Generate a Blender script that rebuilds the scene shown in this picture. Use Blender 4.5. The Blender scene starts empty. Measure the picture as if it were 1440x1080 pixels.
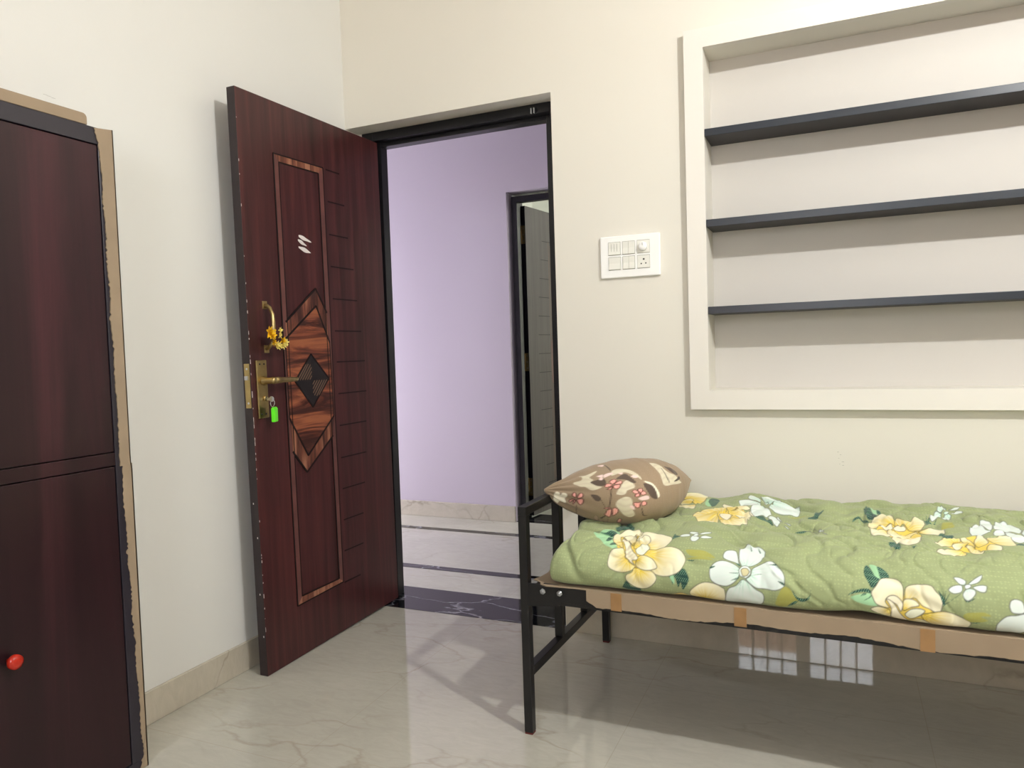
import bpy, bmesh, math, random
import numpy as np
from mathutils import Vector, Matrix
random.seed(4)
SC = bpy.context.scene
COL = SC.collection

# ------------------------------------------------------------------ helpers
def lin(c):
    if isinstance(c, str):
        c = [int(c[i:i+2], 16)/255 for i in (0, 2, 4)]
    return tuple((v/12.92 if v <= .04045 else ((v+.055)/1.055)**2.4) for v in c)+(1,)
class MB:
    """collects shapes, builds ONE mesh object"""
    def __init__(self): self.v, self.f, self.m, self.mats, self.sm = [], [], [], [], []
    def mi(self, mat):
        if mat not in self.mats: self.mats.append(mat)
        return self.mats.index(mat)
    def add(self, vs, fs, mat, smooth=False):
        o = len(self.v); self.v += [tuple(p) for p in vs]
        k = self.mi(mat)
        for f in fs: self.f.append([i+o for i in f]); self.m.append(k); self.sm.append(smooth)
    def box(self, lo, hi, mat):
        (x0, y0, z0), (x1, y1, z1) = lo, hi
        self.add([(x0, y0, z0), (x1, y0, z0), (x1, y1, z0), (x0, y1, z0), (x0, y0, z1), (x1, y0, z1), (x1, y1, z1), (x0, y1, z1)],
                 [(0, 3, 2, 1), (4, 5, 6, 7), (0, 1, 5, 4), (1, 2, 6, 5), (2, 3, 7, 6), (3, 0, 4, 7)], mat)
    def prism(self, poly, axis, a, b, mat):
        """poly in the two other coordinates (in x,y,z order), extruded from a to b along axis"""
        n = len(poly)
        def pt(p, w):
            q = list(p); q.insert('xyz'.index(axis), w); return q
        vs = [pt(p, a) for p in poly]+[pt(p, b) for p in poly]
        fs = [list(range(n))[::-1], list(range(n, 2*n))]+[(i, (i+1) % n, n+(i+1) % n, n+i) for i in range(n)]
        self.add(vs, fs, mat)
    def tube(self, pts, r, mat, n=12, smooth=True, flat=1.0):
        pts = [Vector(p) for p in pts]; rs = r if isinstance(r, (list, tuple)) else [r]*len(pts)
        vs, fs = [], []
        up = None
        for i, p in enumerate(pts):
            d = (pts[min(i+1, len(pts)-1)]-pts[max(i-1, 0)]).normalized()
            if up is None: up = Vector((0, 0, 1)) if abs(d.z) < .9 else Vector((0, 1, 0))
            a = d.cross(up).normalized(); b = a.cross(d).normalized(); up = b
            for k in range(n):
                t = 2*math.pi*k/n
                vs.append(p+a*math.cos(t)*rs[i]+b*math.sin(t)*rs[i]*flat)
        for i in range(len(pts)-1):
            for k in range(n):
                fs.append((i*n+k, i*n+(k+1) % n, (i+1)*n+(k+1) % n, (i+1)*n+k))
        fs.append(list(range(n))[::-1]); fs.append(list(range((len(pts)-1)*n, len(pts)*n)))
        self.add(vs, fs, mat, smooth)
    def lathe(self, prof, origin, axis, mat, n=24):
        """prof: (radius, distance along axis)"""
        ax = Vector(axis).normalized(); a = ax.orthogonal().normalized(); b = ax.cross(a)
        vs, fs = [], []
        for r, h in prof:
            for k in range(n):
                t = 2*math.pi*k/n
                vs.append(Vector(origin)+ax*h+a*math.cos(t)*r+b*math.sin(t)*r)
        for i in range(len(prof)-1):
            for k in range(n): fs.append((i*n+k, i*n+(k+1) % n, (i+1)*n+(k+1) % n, (i+1)*n+k))
        fs.append(list(range(n))[::-1]); fs.append(list(range((len(prof)-1)*n, len(prof)*n)))
        self.add(vs, fs, mat, True)
    def build(self, name, parent=None, bevel=0, seg=2, loc=None, angle=35):
        me = bpy.data.meshes.new(name)
        me.from_pydata(self.v, [], self.f)
        for m in self.mats: me.materials.append(m)
        me.polygons.foreach_set('material_index', self.m)
        me.polygons.foreach_set('use_smooth', self.sm)
        bm = bmesh.new(); bm.from_mesh(me); bmesh.ops.recalc_face_normals(bm, faces=bm.faces); bm.to_mesh(me); bm.free()
        me.update()
        o = bpy.data.objects.new(name, me); COL.objects.link(o)
        if parent: o.parent = parent
        if loc: o.location = loc
        if bevel:
            b = o.modifiers.new('edge', 'BEVEL'); b.width = bevel; b.segments = seg; b.limit_method = 'ANGLE'; b.angle_limit = math.radians(angle)
        return o
def tag(o, label, cat, group=None, kind=None):
    o['label'] = label; o['category'] = cat
    if group: o['group'] = group
    if kind: o['kind'] = kind
    return o
def struct(o, label, cat): return tag(o, label, cat, kind='structure')
def empty(name, loc=(0, 0, 0), rot=(0, 0, 0)):
    o = bpy.data.objects.new(name, None); o.empty_display_size = .05; COL.objects.link(o)
    o.location = loc; o.rotation_euler = rot
    return o

# ------------------------------------------------------------------ materials
class N:
    def __init__(self, name):
        self.m = bpy.data.materials.new(name); self.m.use_nodes = True
        self.t = self.m.node_tree; self.b = self.t.nodes['Principled BSDF']
    def n(self, typ, **kw):
        x = self.t.nodes.new(typ)
        for k, v in kw.items():
            if k in x.inputs.keys() if isinstance(k, str) else False: x.inputs[k].default_value = v
            else: setattr(x, k, v)
        return x
    def l(self, a, b): self.t.links.new(a, b)
    def coord(self, scale=(1, 1, 1), rot=(0, 0, 0), kind='Object', loc=(0, 0, 0)):
        c = self.n('ShaderNodeTexCoord'); mp = self.n('ShaderNodeMapping')
        mp.inputs['Scale'].default_value = scale; mp.inputs['Rotation'].default_value = rot; mp.inputs['Location'].default_value = loc
        self.l(c.outputs[kind], mp.inputs['Vector']); return mp.outputs['Vector']
    def noise(self, vec, scale=5, detail=4, rough=.5, dist=0):
        x = self.n('ShaderNodeTexNoise'); x.inputs['Scale'].default_value = scale; x.inputs['Detail'].default_value = detail
        x.inputs['Roughness'].default_value = rough; x.inputs['Distortion'].default_value = dist
        self.l(vec, x.inputs['Vector']); return x.outputs['Fac']
    def ramp(self, fac, stops):
        r = self.n('ShaderNodeValToRGB'); e = r.color_ramp.elements
        while len(e) < len(stops): e.new(.5)
        for el, (p, c) in zip(e, stops): el.position = p; el.color = c if len(c) == 4 else tuple(c)+(1,)
        self.l(fac, r.inputs['Fac']); return r.outputs['Color']
    def mix(self, fac, a, b, mode='MIX'):
        x = self.n('ShaderNodeMix', data_type='RGBA', blend_type=mode)
        for s, v in ((0, fac), (6, a), (7, b)):
            if isinstance(v, (int, float)): x.inputs[s].default_value = v
            elif isinstance(v, tuple): x.inputs[s].default_value = v
            else: self.l(v, x.inputs[s])
        return x.outputs[2]
    def bump(self, h, strength=.1, dist=.002):
        x = self.n('ShaderNodeBump'); x.inputs['Strength'].default_value = strength; x.inputs['Distance'].default_value = dist
        self.l(h, x.inputs['Height']); self.l(x.outputs['Normal'], self.b.inputs['Normal'])
    def out(self, col=None, rough=.5, spec=.5, metal=0, coat=0):
        i = self.b.inputs
        if col is not None:
            if isinstance(col, tuple): i['Base Color'].default_value = col
            else: self.l(col, i['Base Color'])
        i['Roughness'].default_value = rough; i['Specular IOR Level'].default_value = spec; i['Metallic'].default_value = metal
        i['Coat Weight'].default_value = coat; i['Coat Roughness'].default_value = .08
        return self.m
def plain(name, c, rough=.5, spec=.5, metal=0, var=.06, scale=6):
    k = N(name); c = lin(c)
    f = k.noise(k.coord(), scale, 3)
    d = tuple(max(0, x*(1-var)) for x in c[:3])+(1,)
    u = tuple(min(1, x*(1+var)) for x in c[:3])+(1,)
    return k.out(k.ramp(f, [(.3, d), (.7, u)]), rough, spec, metal)
def wall_paint(name, c):
    k = N(name); c = lin(c); v = k.coord()
    f = k.noise(v, 1.3, 3)
    col = k.ramp(f, [(.3, tuple(x*.975 for x in c[:3])+(1,)), (.7, c)])
    k.bump(k.noise(v, 60, 4, .6), .04, .002)
    return k.out(col, .55, .25)
def voronoi_edge(k, vec, scale):
    x = k.n('ShaderNodeTexVoronoi', feature='DISTANCE_TO_EDGE'); x.inputs['Scale'].default_value = scale
    k.l(vec, x.inputs['Vector']); return x.outputs['Distance']
def warp(k, vec, amount, scale):
    nz = k.n('ShaderNodeTexNoise'); nz.inputs['Scale'].default_value = scale; nz.inputs['Detail'].default_value = 5
    k.l(vec, nz.inputs['Vector'])
    sub = k.n('ShaderNodeVectorMath', operation='SUBTRACT'); sub.inputs[1].default_value = (.5, .5, .5); k.l(nz.outputs['Color'], sub.inputs[0])
    sc = k.n('ShaderNodeVectorMath', operation='SCALE'); sc.inputs['Scale'].default_value = amount; k.l(sub.outputs[0], sc.inputs[0])
    ad = k.n('ShaderNodeVectorMath', operation='ADD'); k.l(vec, ad.inputs[0]); k.l(sc.outputs[0], ad.inputs[1])
    return ad.outputs[0]
def marble_tile(name, base, vein, joint=True, rough=.03):
    k = N(name); v = k.coord(kind='Object')
    c = lin(base); big = k.noise(v, 1.6, 5, .55, .6)
    col = k.ramp(big, [(.28, tuple(x*.84 for x in c[:3])+(1,)), (.5, tuple(x*.96 for x in c[:3])+(1,)), (.75, tuple(min(1, x*1.06) for x in c[:3])+(1,))])
    fine = k.noise(k.coord((3, 9, 3), (0, 0, .7)), 4, 6, .65, 1.2)
    col = k.mix(.30, col, k.ramp(fine, [(.35, tuple(x*.72 for x in c[:3])+(1,)), (.65, c)]))
    e = voronoi_edge(k, warp(k, k.coord((1.0, 2.2, 1.5), (0, 0, .55)), .55, 2.2), 1.5)
    m = k.ramp(e, [(0, (1, 1, 1, 1)), (.006, (.6, .6, .6, 1)), (.02, (0, 0, 0, 1))])
    gate = k.noise(v, 2.3, 2)
    gm = k.ramp(gate, [(.45, (0, 0, 0, 1)), (.62, (.55, .55, .55, 1))])
    mm = k.mix(1.0, m, gm, 'MULTIPLY')
    sep = k.n('ShaderNodeRGBToBW'); k.l(mm, sep.inputs[0])
    col = k.mix(sep.outputs[0], col, lin(vein))
    if joint:
        br = k.n('ShaderNodeTexBrick'); br.offset = 0; br.squash = 1
        for nm, val in (('Scale', 1.0), ('Mortar Size', .0012), ('Mortar Smooth', .1), ('Brick Width', .8), ('Row Height', .8)): br.inputs[nm].default_value = val
        br.inputs['Color1'].default_value = (0, 0, 0, 1); br.inputs['Color2'].default_value = (0, 0, 0, 1); br.inputs['Mortar'].default_value = (.5, .5, .5, 1)
        k.l(k.coord(loc=(.22, .36, 0)), br.inputs['Vector'])
        s2 = k.n('ShaderNodeRGBToBW'); k.l(br.outputs['Color'], s2.inputs[0])
        col = k.mix(s2.outputs[0], col, lin('a69e8e'))
    return k.out(col, rough, .75 if joint else 1.0)
def black_stone(name):
    k = N(name); v = k.coord()
    e = voronoi_edge(k, warp(k, k.coord((1.6, 4.0, 1)), .35, 3.5), 1.25)
    m = k.ramp(e, [(0, (1, 1, 1, 1)), (.010, (.5, .5, .5, 1)), (.022, (0, 0, 0, 1))])
    s = k.n('ShaderNodeRGBToBW'); k.l(m, s.inputs[0])
    g = k.ramp(k.noise(v, 3, 3), [(.35, (.25, .25, .25, 1)), (.6, (.9, .9, .9, 1))])
    s2 = k.n('ShaderNodeRGBToBW'); k.l(g, s2.inputs[0])
    mul = k.n('ShaderNodeMath', operation='MULTIPLY'); k.l(s.outputs[0], mul.inputs[0]); k.l(s2.outputs[0], mul.inputs[1])
    return k.out(k.mix(mul.outputs[0], lin('101116'), lin('a9a9b4')), .06, .3)
def wood(name, dark, mid, light, stretch=(16, 16, .8), rough=.34, spec=.5, scale=1.6, dist=.5, streak=.5, sharp=0):
    k = N(name); v = k.coord(stretch)
    a = k.noise(v, scale, 6, .62, dist); b = k.noise(k.coord(tuple(x*4 for x in stretch)), scale, 4, .6, .2)
    col = k.ramp(a, [(.30+sharp, lin(dark)), (.52, lin(mid)), (.74-sharp, lin(light))])
    col = k.mix(.30*streak*2, col, k.ramp(b, [(.3, lin(dark)), (.7, lin(mid))]))
    k.bump(b, .05, .001)
    return k.out(col, rough, spec)

M = {}
M['cream'] = wall_paint('cream wall paint', 'e0ddd3')
M['cool'] = wall_paint('cool white wall paint', 'dcdcd8')
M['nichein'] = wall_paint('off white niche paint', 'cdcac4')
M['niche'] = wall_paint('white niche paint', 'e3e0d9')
M['lilac'] = wall_paint('lilac wall paint', 'bfb5c1')
M['beige'] = wall_paint('beige bounce cutting paint', 'b3aca2')  # darker tone for the unseen walls, chosen to cut bounced fill light
M['white'] = wall_paint('white wall paint', 'eceee8')
M['floor'] = marble_tile('beige marble tile', 'bebbaf', '9a9180')
M['skirt'] = marble_tile('beige marble skirting', 'c0b8a8', '7d7565', joint=False, rough=.02)
M['stone'] = black_stone('black veined stone')
M['frame'] = plain('black door frame paint', '100f14', .32, .45)
M['shelf'] = plain('slate shelf laminate', '232a33', .35, .5)
M['shelf_under'] = plain('charcoal shelf underside', '302f33', .5, .4)
M['doorwood'] = wood('dark rosewood laminate', '27120f', '432021', '5e2f2c', (18, 18, .7), .34, .42)
M['dooredge'] = plain('dark door edge', '2b2224', .5, .4, var=.12, scale=20)
M['groove'] = plain('dark groove', '120b0c', .5, .3)
M['inlaywood'] = wood('chevron rosewood', '2e130e', '6c3827', '985a3b', (1.2, 1.2, 11), .33, .5, 1.9, .9, .2, .13)
M['borderwood'] = wood('zebra border wood', '2e1512', '70402f', 'a5745a', (1, 22, 1.5), .33, .5, 1.7, .3, .3, .12)
M['bordervert'] = plain('rosy border strip', '5f3a36', .35, .5, var=.2, scale=14)
M['diamond'] = plain('dark diamond', '150e11', .4, .5)
M['diamondline'] = plain('diamond fine line', '6e5646', .4, .5)
M['farwood'] = wood('grey brown laminate', '3a3432', '4a4340', '55504b', (18, 18, .7), .5, .5)
M['brass'] = plain('antique brass', 'b39d6c', .33, .5, 1.0, var=.15, scale=30)
M['steel'] = plain('bright zinc', 'c9ccd2', .3, .5, 1.0)
M['green'] = plain('lime green plastic', '5fe01f', .35, .5)
M['flower'] = plain('yellow dried petals', 'dcae1e', .7, .2, var=.35, scale=60)
M['flowerpale'] = plain('pale dried petals', 'e6d57a', .7, .2, var=.2, scale=60)
M['stem'] = plain('dry brown stem', '3a2c1c', .8, .2)
M['smear'] = plain('white paint smear', 'd9d2cf', .6, .3)
M['cabwood'] = wood('wine brown laminate', '170c10', '2a151a', '47232a', (5, 5, .30), .33, .36, 1.2, 1.0, .15)
M['cabedge'] = plain('dark cabinet edge', '26222b', .35, .5, var=.1)
M['card'] = plain('brown cardboard', '93826d', .85, .2, var=.06, scale=9)
M['cardedge'] = plain('torn cardboard edge', 'd8c6a4', .9, .1, var=.1, scale=60)
M['tape'] = plain('brown packing tape', '937048', .28, .5, var=.08, scale=30)
M['red'] = plain('red plastic knob', 'a92413', .15, .6)
M['iron'] = plain('black painted iron', '121113', .34, .4, var=.15, scale=25)
M['rust'] = plain('rust red primer', '5b1f1c', .6, .4, var=.2, scale=40)
M['board'] = plain('dark plywood', '4a3a2b', .8, .2)
M['plastic'] = plain('white switch plastic', 'f4f5f3', .3, .5, var=.01)
M['plastic2'] = plain('off white rocker plastic', 'e6e6de', .35, .5, var=.01)
M['hole'] = plain('dark pin hole', '3c3c3a', .6, .2)
M['gap'] = plain('grey switch gap', 'a9a9a2', .6, .2)
M['brick'] = plain('brown outside wall', 'c09c86', .9, .1, var=.2, scale=9)
M['bars'] = plain('dark window grille', '2a2a2c', .5, .4)
M['ceiling'] = wall_paint('white ceiling paint', 'd8d7d2')

# ------------------------------------------------------------------ camera
def cam_axes(yaw, pitch, roll):
    cy, sy, cp, sp = math.cos(yaw), math.sin(yaw), math.cos(pitch), math.sin(pitch)
    f = Vector((sy*cp, cy*cp, sp)); r = Vector((cy, -sy, 0)); d = f.cross(r)
    cr, sr = math.cos(roll), math.sin(roll)
    return cr*r+sr*d, -sr*r+cr*d, f
r_, d_, f_ = cam_axes(*[math.radians(a) for a in (-23.8778, -2.5729, 1.8370)])
cam = bpy.data.objects.new('camera', bpy.data.cameras.new('camera')); COL.objects.link(cam)
mw = Matrix.Identity(4)
for i in range(3): mw[i][0], mw[i][1], mw[i][2] = r_[i], -d_[i], -f_[i]
mw.translation = (1.96093, -2.71658, 1.11249)
cam.matrix_world = mw
cam.data.sensor_fit = 'HORIZONTAL'; cam.data.sensor_width = 36; cam.data.lens = 36*1040.647/1440
cam.data.clip_start = .02
SC.camera = cam

# ------------------------------------------------------------------ room shell
XR, YR, ZC = 4.1, -4.0, 3.15            # right wall, rear wall, ceiling
YF, YF2 = 1.644, 1.86                   # corridor's far wall
def slab(name, axis, a, b, u, v, holes, mat, mb=None):
    """a wall between a and b along axis, spanning u and v in the other two coordinates, with rectangular holes (u0,u1,v0,v1)"""
    mb = mb or MB()
    us = sorted({u[0], u[1], *[h[i] for h in holes for i in (0, 1)]}); vs = sorted({v[0], v[1], *[h[i] for h in holes for i in (2, 3)]})
    us = [x for x in us if u[0] <= x <= u[1]]; vs = [x for x in vs if v[0] <= x <= v[1]]
    inh = lambda x, y: any(h[0] < x < h[1] and h[2] < y < h[3] for h in holes)
    solid = [[not inh((us[i]+us[i+1])/2, (vs[j]+vs[j+1])/2) for j in range(len(vs)-1)] for i in range(len(us)-1)]
    S = lambda i, j: 0 <= i < len(us)-1 and 0 <= j < len(vs)-1 and solid[i][j]
    def pt(x, y, w):
        q = [x, y]; q.insert('xyz'.index(axis), w); return q
    for i in range(len(us)-1):
        for j in range(len(vs)-1):
            if not solid[i][j]: continue
            c = [(us[i], vs[j]), (us[i+1], vs[j]), (us[i+1], vs[j+1]), (us[i], vs[j+1])]
            for w in (a, b): mb.add([pt(*p, w) for p in c], [(0, 1, 2, 3)], mat)
            for (di, dj, e0, e1) in ((0, -1, 0, 1), (1, 0, 1, 2), (0, 1, 2, 3), (-1, 0, 3, 0)):
                if not S(i+di, j+dj): mb.add([pt(*c[e0], a), pt(*c[e1], a), pt(*c[e1], b), pt(*c[e0], b)], [(0, 1, 2, 3)], mat)
    return mb
DOOR = (.004, .959, 0, 2.1); NICHE = (1.538, 2.96, .949, 2.148)
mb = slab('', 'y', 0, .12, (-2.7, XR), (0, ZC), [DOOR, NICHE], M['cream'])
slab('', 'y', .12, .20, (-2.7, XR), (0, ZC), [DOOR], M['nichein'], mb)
slab('', 'y', .20, .26, (-2.7, XR), (0, ZC), [DOOR], M['lilac'], mb)
mb.box((.004, .096, 0), (.020, .26, 2.1), M['cream'])
struct(mb.build('wall_back'), 'cream painted wall with the doorway and the shelf niche', 'wall')
mb = MB(); mb.box((-.15, YR, 0), (0, 0, ZC), M['cool'])
struct(mb.build('wall_left'), 'white painted wall behind the open wooden door and the cabinet', 'wall')
mb = MB(); mb.box((XR, YR, 0), (XR+.15, 0, ZC), M['beige'])
struct(mb.build('wall_right'), 'unseen wall beyond the foot of the bed, darkened beige to cut bounce light', 'wall')
WIN = (1.06, 2.24, 1.12, 2.32)
mb = slab('', 'y', YR-.15, YR, (-.15, XR+.15), (0, ZC), [WIN], M['beige'])
struct(mb.build('wall_rear'), 'unseen wall with the grilled window, facing the bed, darkened beige to cut bounce light', 'wall')
FD = (.03, .97, 0, 2.122)
mb = slab('', 'y', YF, 1.74, (-2.7, XR), (0, ZC), [FD], M['lilac'])
slab('', 'y', 1.74, YF2, (-2.7, XR), (0, ZC), [FD], M['white'], mb)
struct(mb.build('wall_corridor'), 'lilac painted passage wall seen through the doorway', 'wall')
mb = slab('', 'x', -2.85, -2.7, (.12, YF2), (0, ZC), [(.48, 1.52, 0, 2.05)], M['lilac'])  # unseen opening, added and sized to set how bright the passage gets
struct(mb.build('wall_passage_left'), 'lilac painted end wall of the passage with an unseen opening sized to admit daylight', 'wall')
mb = MB(); mb.box((-1.25, YF2, 0), (-1.1, 4.9, ZC), M['white'])
struct(mb.build('wall_far_side'), 'white wall of the far room behind the second door', 'wall')
mb = MB(); mb.box((-1.25, 4.9, 0), (XR, 5.05, ZC), M['white'])
struct(mb.build('wall_far'), 'white end wall of the far room', 'wall')
mb = MB(); mb.box((XR, .26, 0), (XR+.15, 5.05, ZC), M['white'])
struct(mb.build('wall_passage_end'), 'white wall closing the passage and far room', 'wall')
mb = MB(); mb.box((-.15, YR-.15, ZC), (XR+.15, .0, ZC+.1), M['ceiling']); mb.box((-2.7, 0, ZC), (XR+.15, 5.05, ZC+.1), M['ceiling'])
struct(mb.build('ceiling'), 'white painted ceiling', 'ceiling')
mb = MB(); mb.box((-.15, YR-.15, -.1), (XR+.15, 0, 0), M['floor']); mb.box((-2.7, 0, -.1), (XR+.15, 5.05, 0), M['floor'])
struct(mb.build('floor'), 'glossy beige marble tile floor', 'floor')
# skirting
mb = MB(); mb.box((0, YR, 0), (.012, -.001, .102), M['skirt'])
struct(mb.build('baseboard_left', bevel=.002), 'beige marble skirting along the cream wall behind the open door', 'skirting')
mb = MB(); mb.box((.965, -.012, 0), (XR, 0, .102), M['skirt'])
struct(mb.build('baseboard_back', bevel=.002), 'beige marble skirting along the wall under the bed', 'skirting')
mb = MB(); mb.box((-2.7, YF-.012, 0), (.028, YF, .102), M['skirt']); mb.box((.972, YF-.012, 0), (XR, YF, .102), M['skirt'])
struct(mb.build('baseboard_corridor', bevel=.002), 'beige marble skirting along the lilac passage wall', 'skirting')
# black stone inlays in the floor
def inlay(name, x0, x1, y0, y1, label):
    mb = MB(); mb.box((x0, y0, -.01), (x1, y1, .0012), M['stone'])
    return struct(mb.build(name), label, 'stone strip')
inlay('trim_5', .0045, .9585, .003, .272, 'black veined stone threshold under the doorway')
inlay('trim_6', -2.7, XR, .548, .606, 'black stone stripe in the passage floor nearest the threshold')
inlay('trim_7', -2.7, XR, 1.298, 1.352, 'thin black stone stripe in the passage floor beside the lilac wall')
inlay('trim_8', .031, .969, YF+.002, YF2+.03, 'black stone threshold of the second doorway')
# niche border
mb = slab('', 'y', -.03, 0, (1.472, 3.026), (.881, 2.214), [NICHE], M['niche'])
struct(mb.build('trim_1', bevel=.002), 'raised white border round the wall niche', 'niche border')

# ------------------------------------------------------------------ door frames
mb = MB()
mb.box((.020, .096, 0), (.074, .136, 2.1), M['frame']); mb.box((.020, .136, 0), (.092, .186, 2.1), M['frame'])
mb.box((.917, .096, 0), (.9585, .136, 2.1), M['frame']); mb.box((.886, .136, 0), (.9585, .186, 2.1), M['frame'])
mb.box((.074, .096, 2.061), (.917, .136, 2.1), M['frame']); mb.box((.092, .136, 2.043), (.886, .186, 2.1), M['frame'])
fr = mb.build('trim_2', bevel=.0015)
struct(fr, 'black frame of the open wooden door', 'door frame')
mb = MB(); mb.box((.834, .0925, 2.066), (.864, .0955, 2.082), M['iron']); mb.box((.840, .084, 2.060), (.845, .0925, 2.082), M['steel']); mb.box((.853, .084, 2.060), (.857, .0925, 2.082), M['steel'])
c = mb.build('bolt_catch', fr); c['label'] = 'small metal bolt catch on the head of the frame'
mb = MB()
mb.box((.045, 1.692, 0), (.082, 1.742, 2.1), M['frame']); mb.box((.045, 1.742, 0), (.0585, 1.797, 2.1), M['frame']); mb.box((.0305, 1.80, 0), (.052, 1.858, 2.12), M['frame'])
mb.box((.918, 1.692, 0), (.955, 1.742, 2.1), M['frame']); mb.box((.940, 1.742, 0), (.955, 1.79, 2.1), M['frame'])
mb.box((.082, 1.692, 2.062), (.918, 1.742, 2.1), M['frame']); mb.box((.060, 1.742, 2.075), (.940, 1.79, 2.1), M['frame'])
struct(mb.build('trim_3', bevel=.0015), 'black frame of the far door in the lilac wall', 'door frame')

# ------------------------------------------------------------------ main door, swung open against the left wall
TH = .0133
door = empty('door_1', (.121, .090, 0), (TH, 0, 0))
struct(door, 'dark rosewood door with chevron inlay, swung open by the left wall', 'door')
def dl(y, z): return (y-.09)+TH*z, z-TH*(y-.09)     # a point of the closed-over face, in the leaf's own coordinates
mb = MB(); mb.box((-.035, -.840, .012), (0, 0, 2.040), M['doorwood'])
leaf = mb.build('door_leaf', door, bevel=.0012)
leaf.data.materials.append(M['dooredge'])
for p in leaf.data.polygons:
    if abs(p.normal.y) > .9 or abs(p.normal.z) > .9: p.material_index = 1
def face_poly(mb, pts, x0, x1, mat): mb.prism([dl(*p) for p in pts], 'x', x0, x1, mat)
def strip(mb, a, b, w, x0, x1, mat):
    a, b = Vector(dl(*a)), Vector(dl(*b)); d = (b-a).normalized(); n = Vector((-d.y, d.x))*w/2
    mb.prism([a+n, a-n, b-n, b+n], 'x', x0, x1, mat)
# routed lines beside the panel
mb = MB(); G = M['groove']
LINES = [(-.305, 1.848, -.219), (-.300, 1.7245, -.194), (-.300, 1.595, -.179), (-.299, 1.469, -.149), (-.295, 1.3415, -.133), (-.290, 1.214, -.112), (-.287, 1.090, -.095),
         (-.284, .9625, -.093), (-.284, .8345, -.102), (-.284, .704, -.111), (-.283, .5775, -.130), (-.284, .451, -.149), (-.288, .325, -.158), (-.297, .1985, -.188)]
for y0, z, y1 in LINES: strip(mb, (y0, z), (y1, z), .0055, -.001, .0006, G)
o = mb.build('routed_lines', door); o['label'] = 'column of short horizontal grooves'
# raised panel with border
PO = [(-.604, 1.844), (-.325, 1.850), (-.306, .204), (-.582, .196)]
PI = [(-.578, 1.818), (-.354, 1.823), (-.331, .224), (-.556, .225)]
mb = MB()
for i in range(4):
    j = (i+1) % 4
    face_poly(mb, [PO[i], PO[j], PI[j], PI[i]], -.001, .0022, M['borderwood'] if i in (0, 2) else M['bordervert'])
for q, w in ((PO, .0048), (PI, .0042)):
    for i in range(4): strip(mb, q[i], q[(i+1) % 4], w, -.001, .0028, G)
pan = mb.build('panel_border', door); pan['label'] = 'striped reddish border of the long panel'
# chevron inlay
L_, R_ = -.5795, -.316
def yb(z, left=True): # the panel's sides lean a little in the measured face
    t = (1.844-z)/1.648
    return (-.589+.020*t) if left else (-.342+.020*t)
TA, TB, BA, BB = (-.402, 1.375), (-.404, 1.309), (-.487, .742), (-.497, .681)
TAl, TAr, TBl, TBr = (yb(1.243)+.003, 1.243), (yb(1.284, 0)-.004, 1.284), (yb(1.181)-.004, 1.181), (yb(1.167, 0)+.004, 1.167)
BAl, BAr, BBl, BBr = (yb(.892)-.004, .892), (yb(.878, 0)+.008, .878), (yb(.768)+.004, .768), (yb(.80, 0)-.004, .80)
mb = MB()
face_poly(mb, [TBl, TB, TBr, BAr, BA, BAl], -.001, .0026, M['inlaywood'])
face_poly(mb, [TAl, TA, TB, TBl], -.001, .0024, M['borderwood']); face_poly(mb, [TA, TAr, TBr, TB], -.001, .0024, M['borderwood'])
face_poly(mb, [BAl, BA, BB, BBl], -.001, .0024, M['borderwood']); face_poly(mb, [BA, BAr, BBr, BB], -.001, .0024, M['borderwood'])
for a, b in ((TAl, TA), (TA, TAr), (TBl, TB), (TB, TBr), (BAl, BA), (BA, BAr), (BBl, BB), (BB, BBr)): strip(mb, a, b, .0075, -.001, .0032, G)
strip(mb, TBl, BAl, .0045, -.001, .0030, G); strip(mb, TBr, BAr, .0045, -.001, .0030, G)
chev = mb.build('chevron_inlay', door); chev['label'] = 'orange brown chevron inlay with horizontal grain'
# diamond in the middle of the inlay
DT, DLf, DB, DR = (-.448, 1.124), (-.544, 1.026), (-.448, .923), (-.346, 1.027); DC = (-.447, 1.025)
mb = MB(); face_poly(mb, [DT, DLf, DB, DR], -.001, .0038, M['diamond'])
for k in range(1, 7):
    t = k/7
    a = (DLf[0]+(DC[0]-DLf[0])*t, DLf[1]); b = (DLf[0]+(DT[0]-DLf[0])*(t*.5+.5), DLf[1]+(DT[1]-DLf[1])*(t*.5+.5))
    # fine hatching in the upper left and lower right quarters
    p0 = (DLf[0]+(DC[0]-DLf[0])*t, DLf[1]+.002); p1 = (p0[0]+.052*(1-t*.15), p0[1]+.052*(1-t*.15)*1.02)
    lim = DLf[1]+(DT[1]-DLf[1])*(min(p1[0], DT[0]-.002)-DLf[0])/(DT[0]-DLf[0])-.006
    x1 = min(p1[0], DC[0]-.002); s = (x1-p0[0])
    if s > .004: strip(mb, p0, (x1, min(p0[1]+s*1.02+.012*(1-t), lim)), .0034, -.001, .0046, M['diamondline'])
    q0 = (DR[0]+(DC[0]-DR[0])*t, DR[1]-.004); x2 = max(q0[0]-.052*(1-t*.15), DC[0]+.002); s = q0[0]-x2
    if s > .004: strip(mb, q0, (x2, max(q0[1]-s*1.02-.012*(1-t), DB[1]+(DR[1]-DB[1])*(x2-DB[0])/(DR[0]-DB[0])+.006)), .0034, -.001, .0046, M['diamondline'])
for a, b in ((DT, DLf), (DLf, DB), (DB, DR), (DR, DT)): strip(mb, a, b, .006, -.001, .0046, G)
dm = mb.build('centre_diamond', chev); dm['label'] = 'dark diamond with fine hatching'
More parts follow.
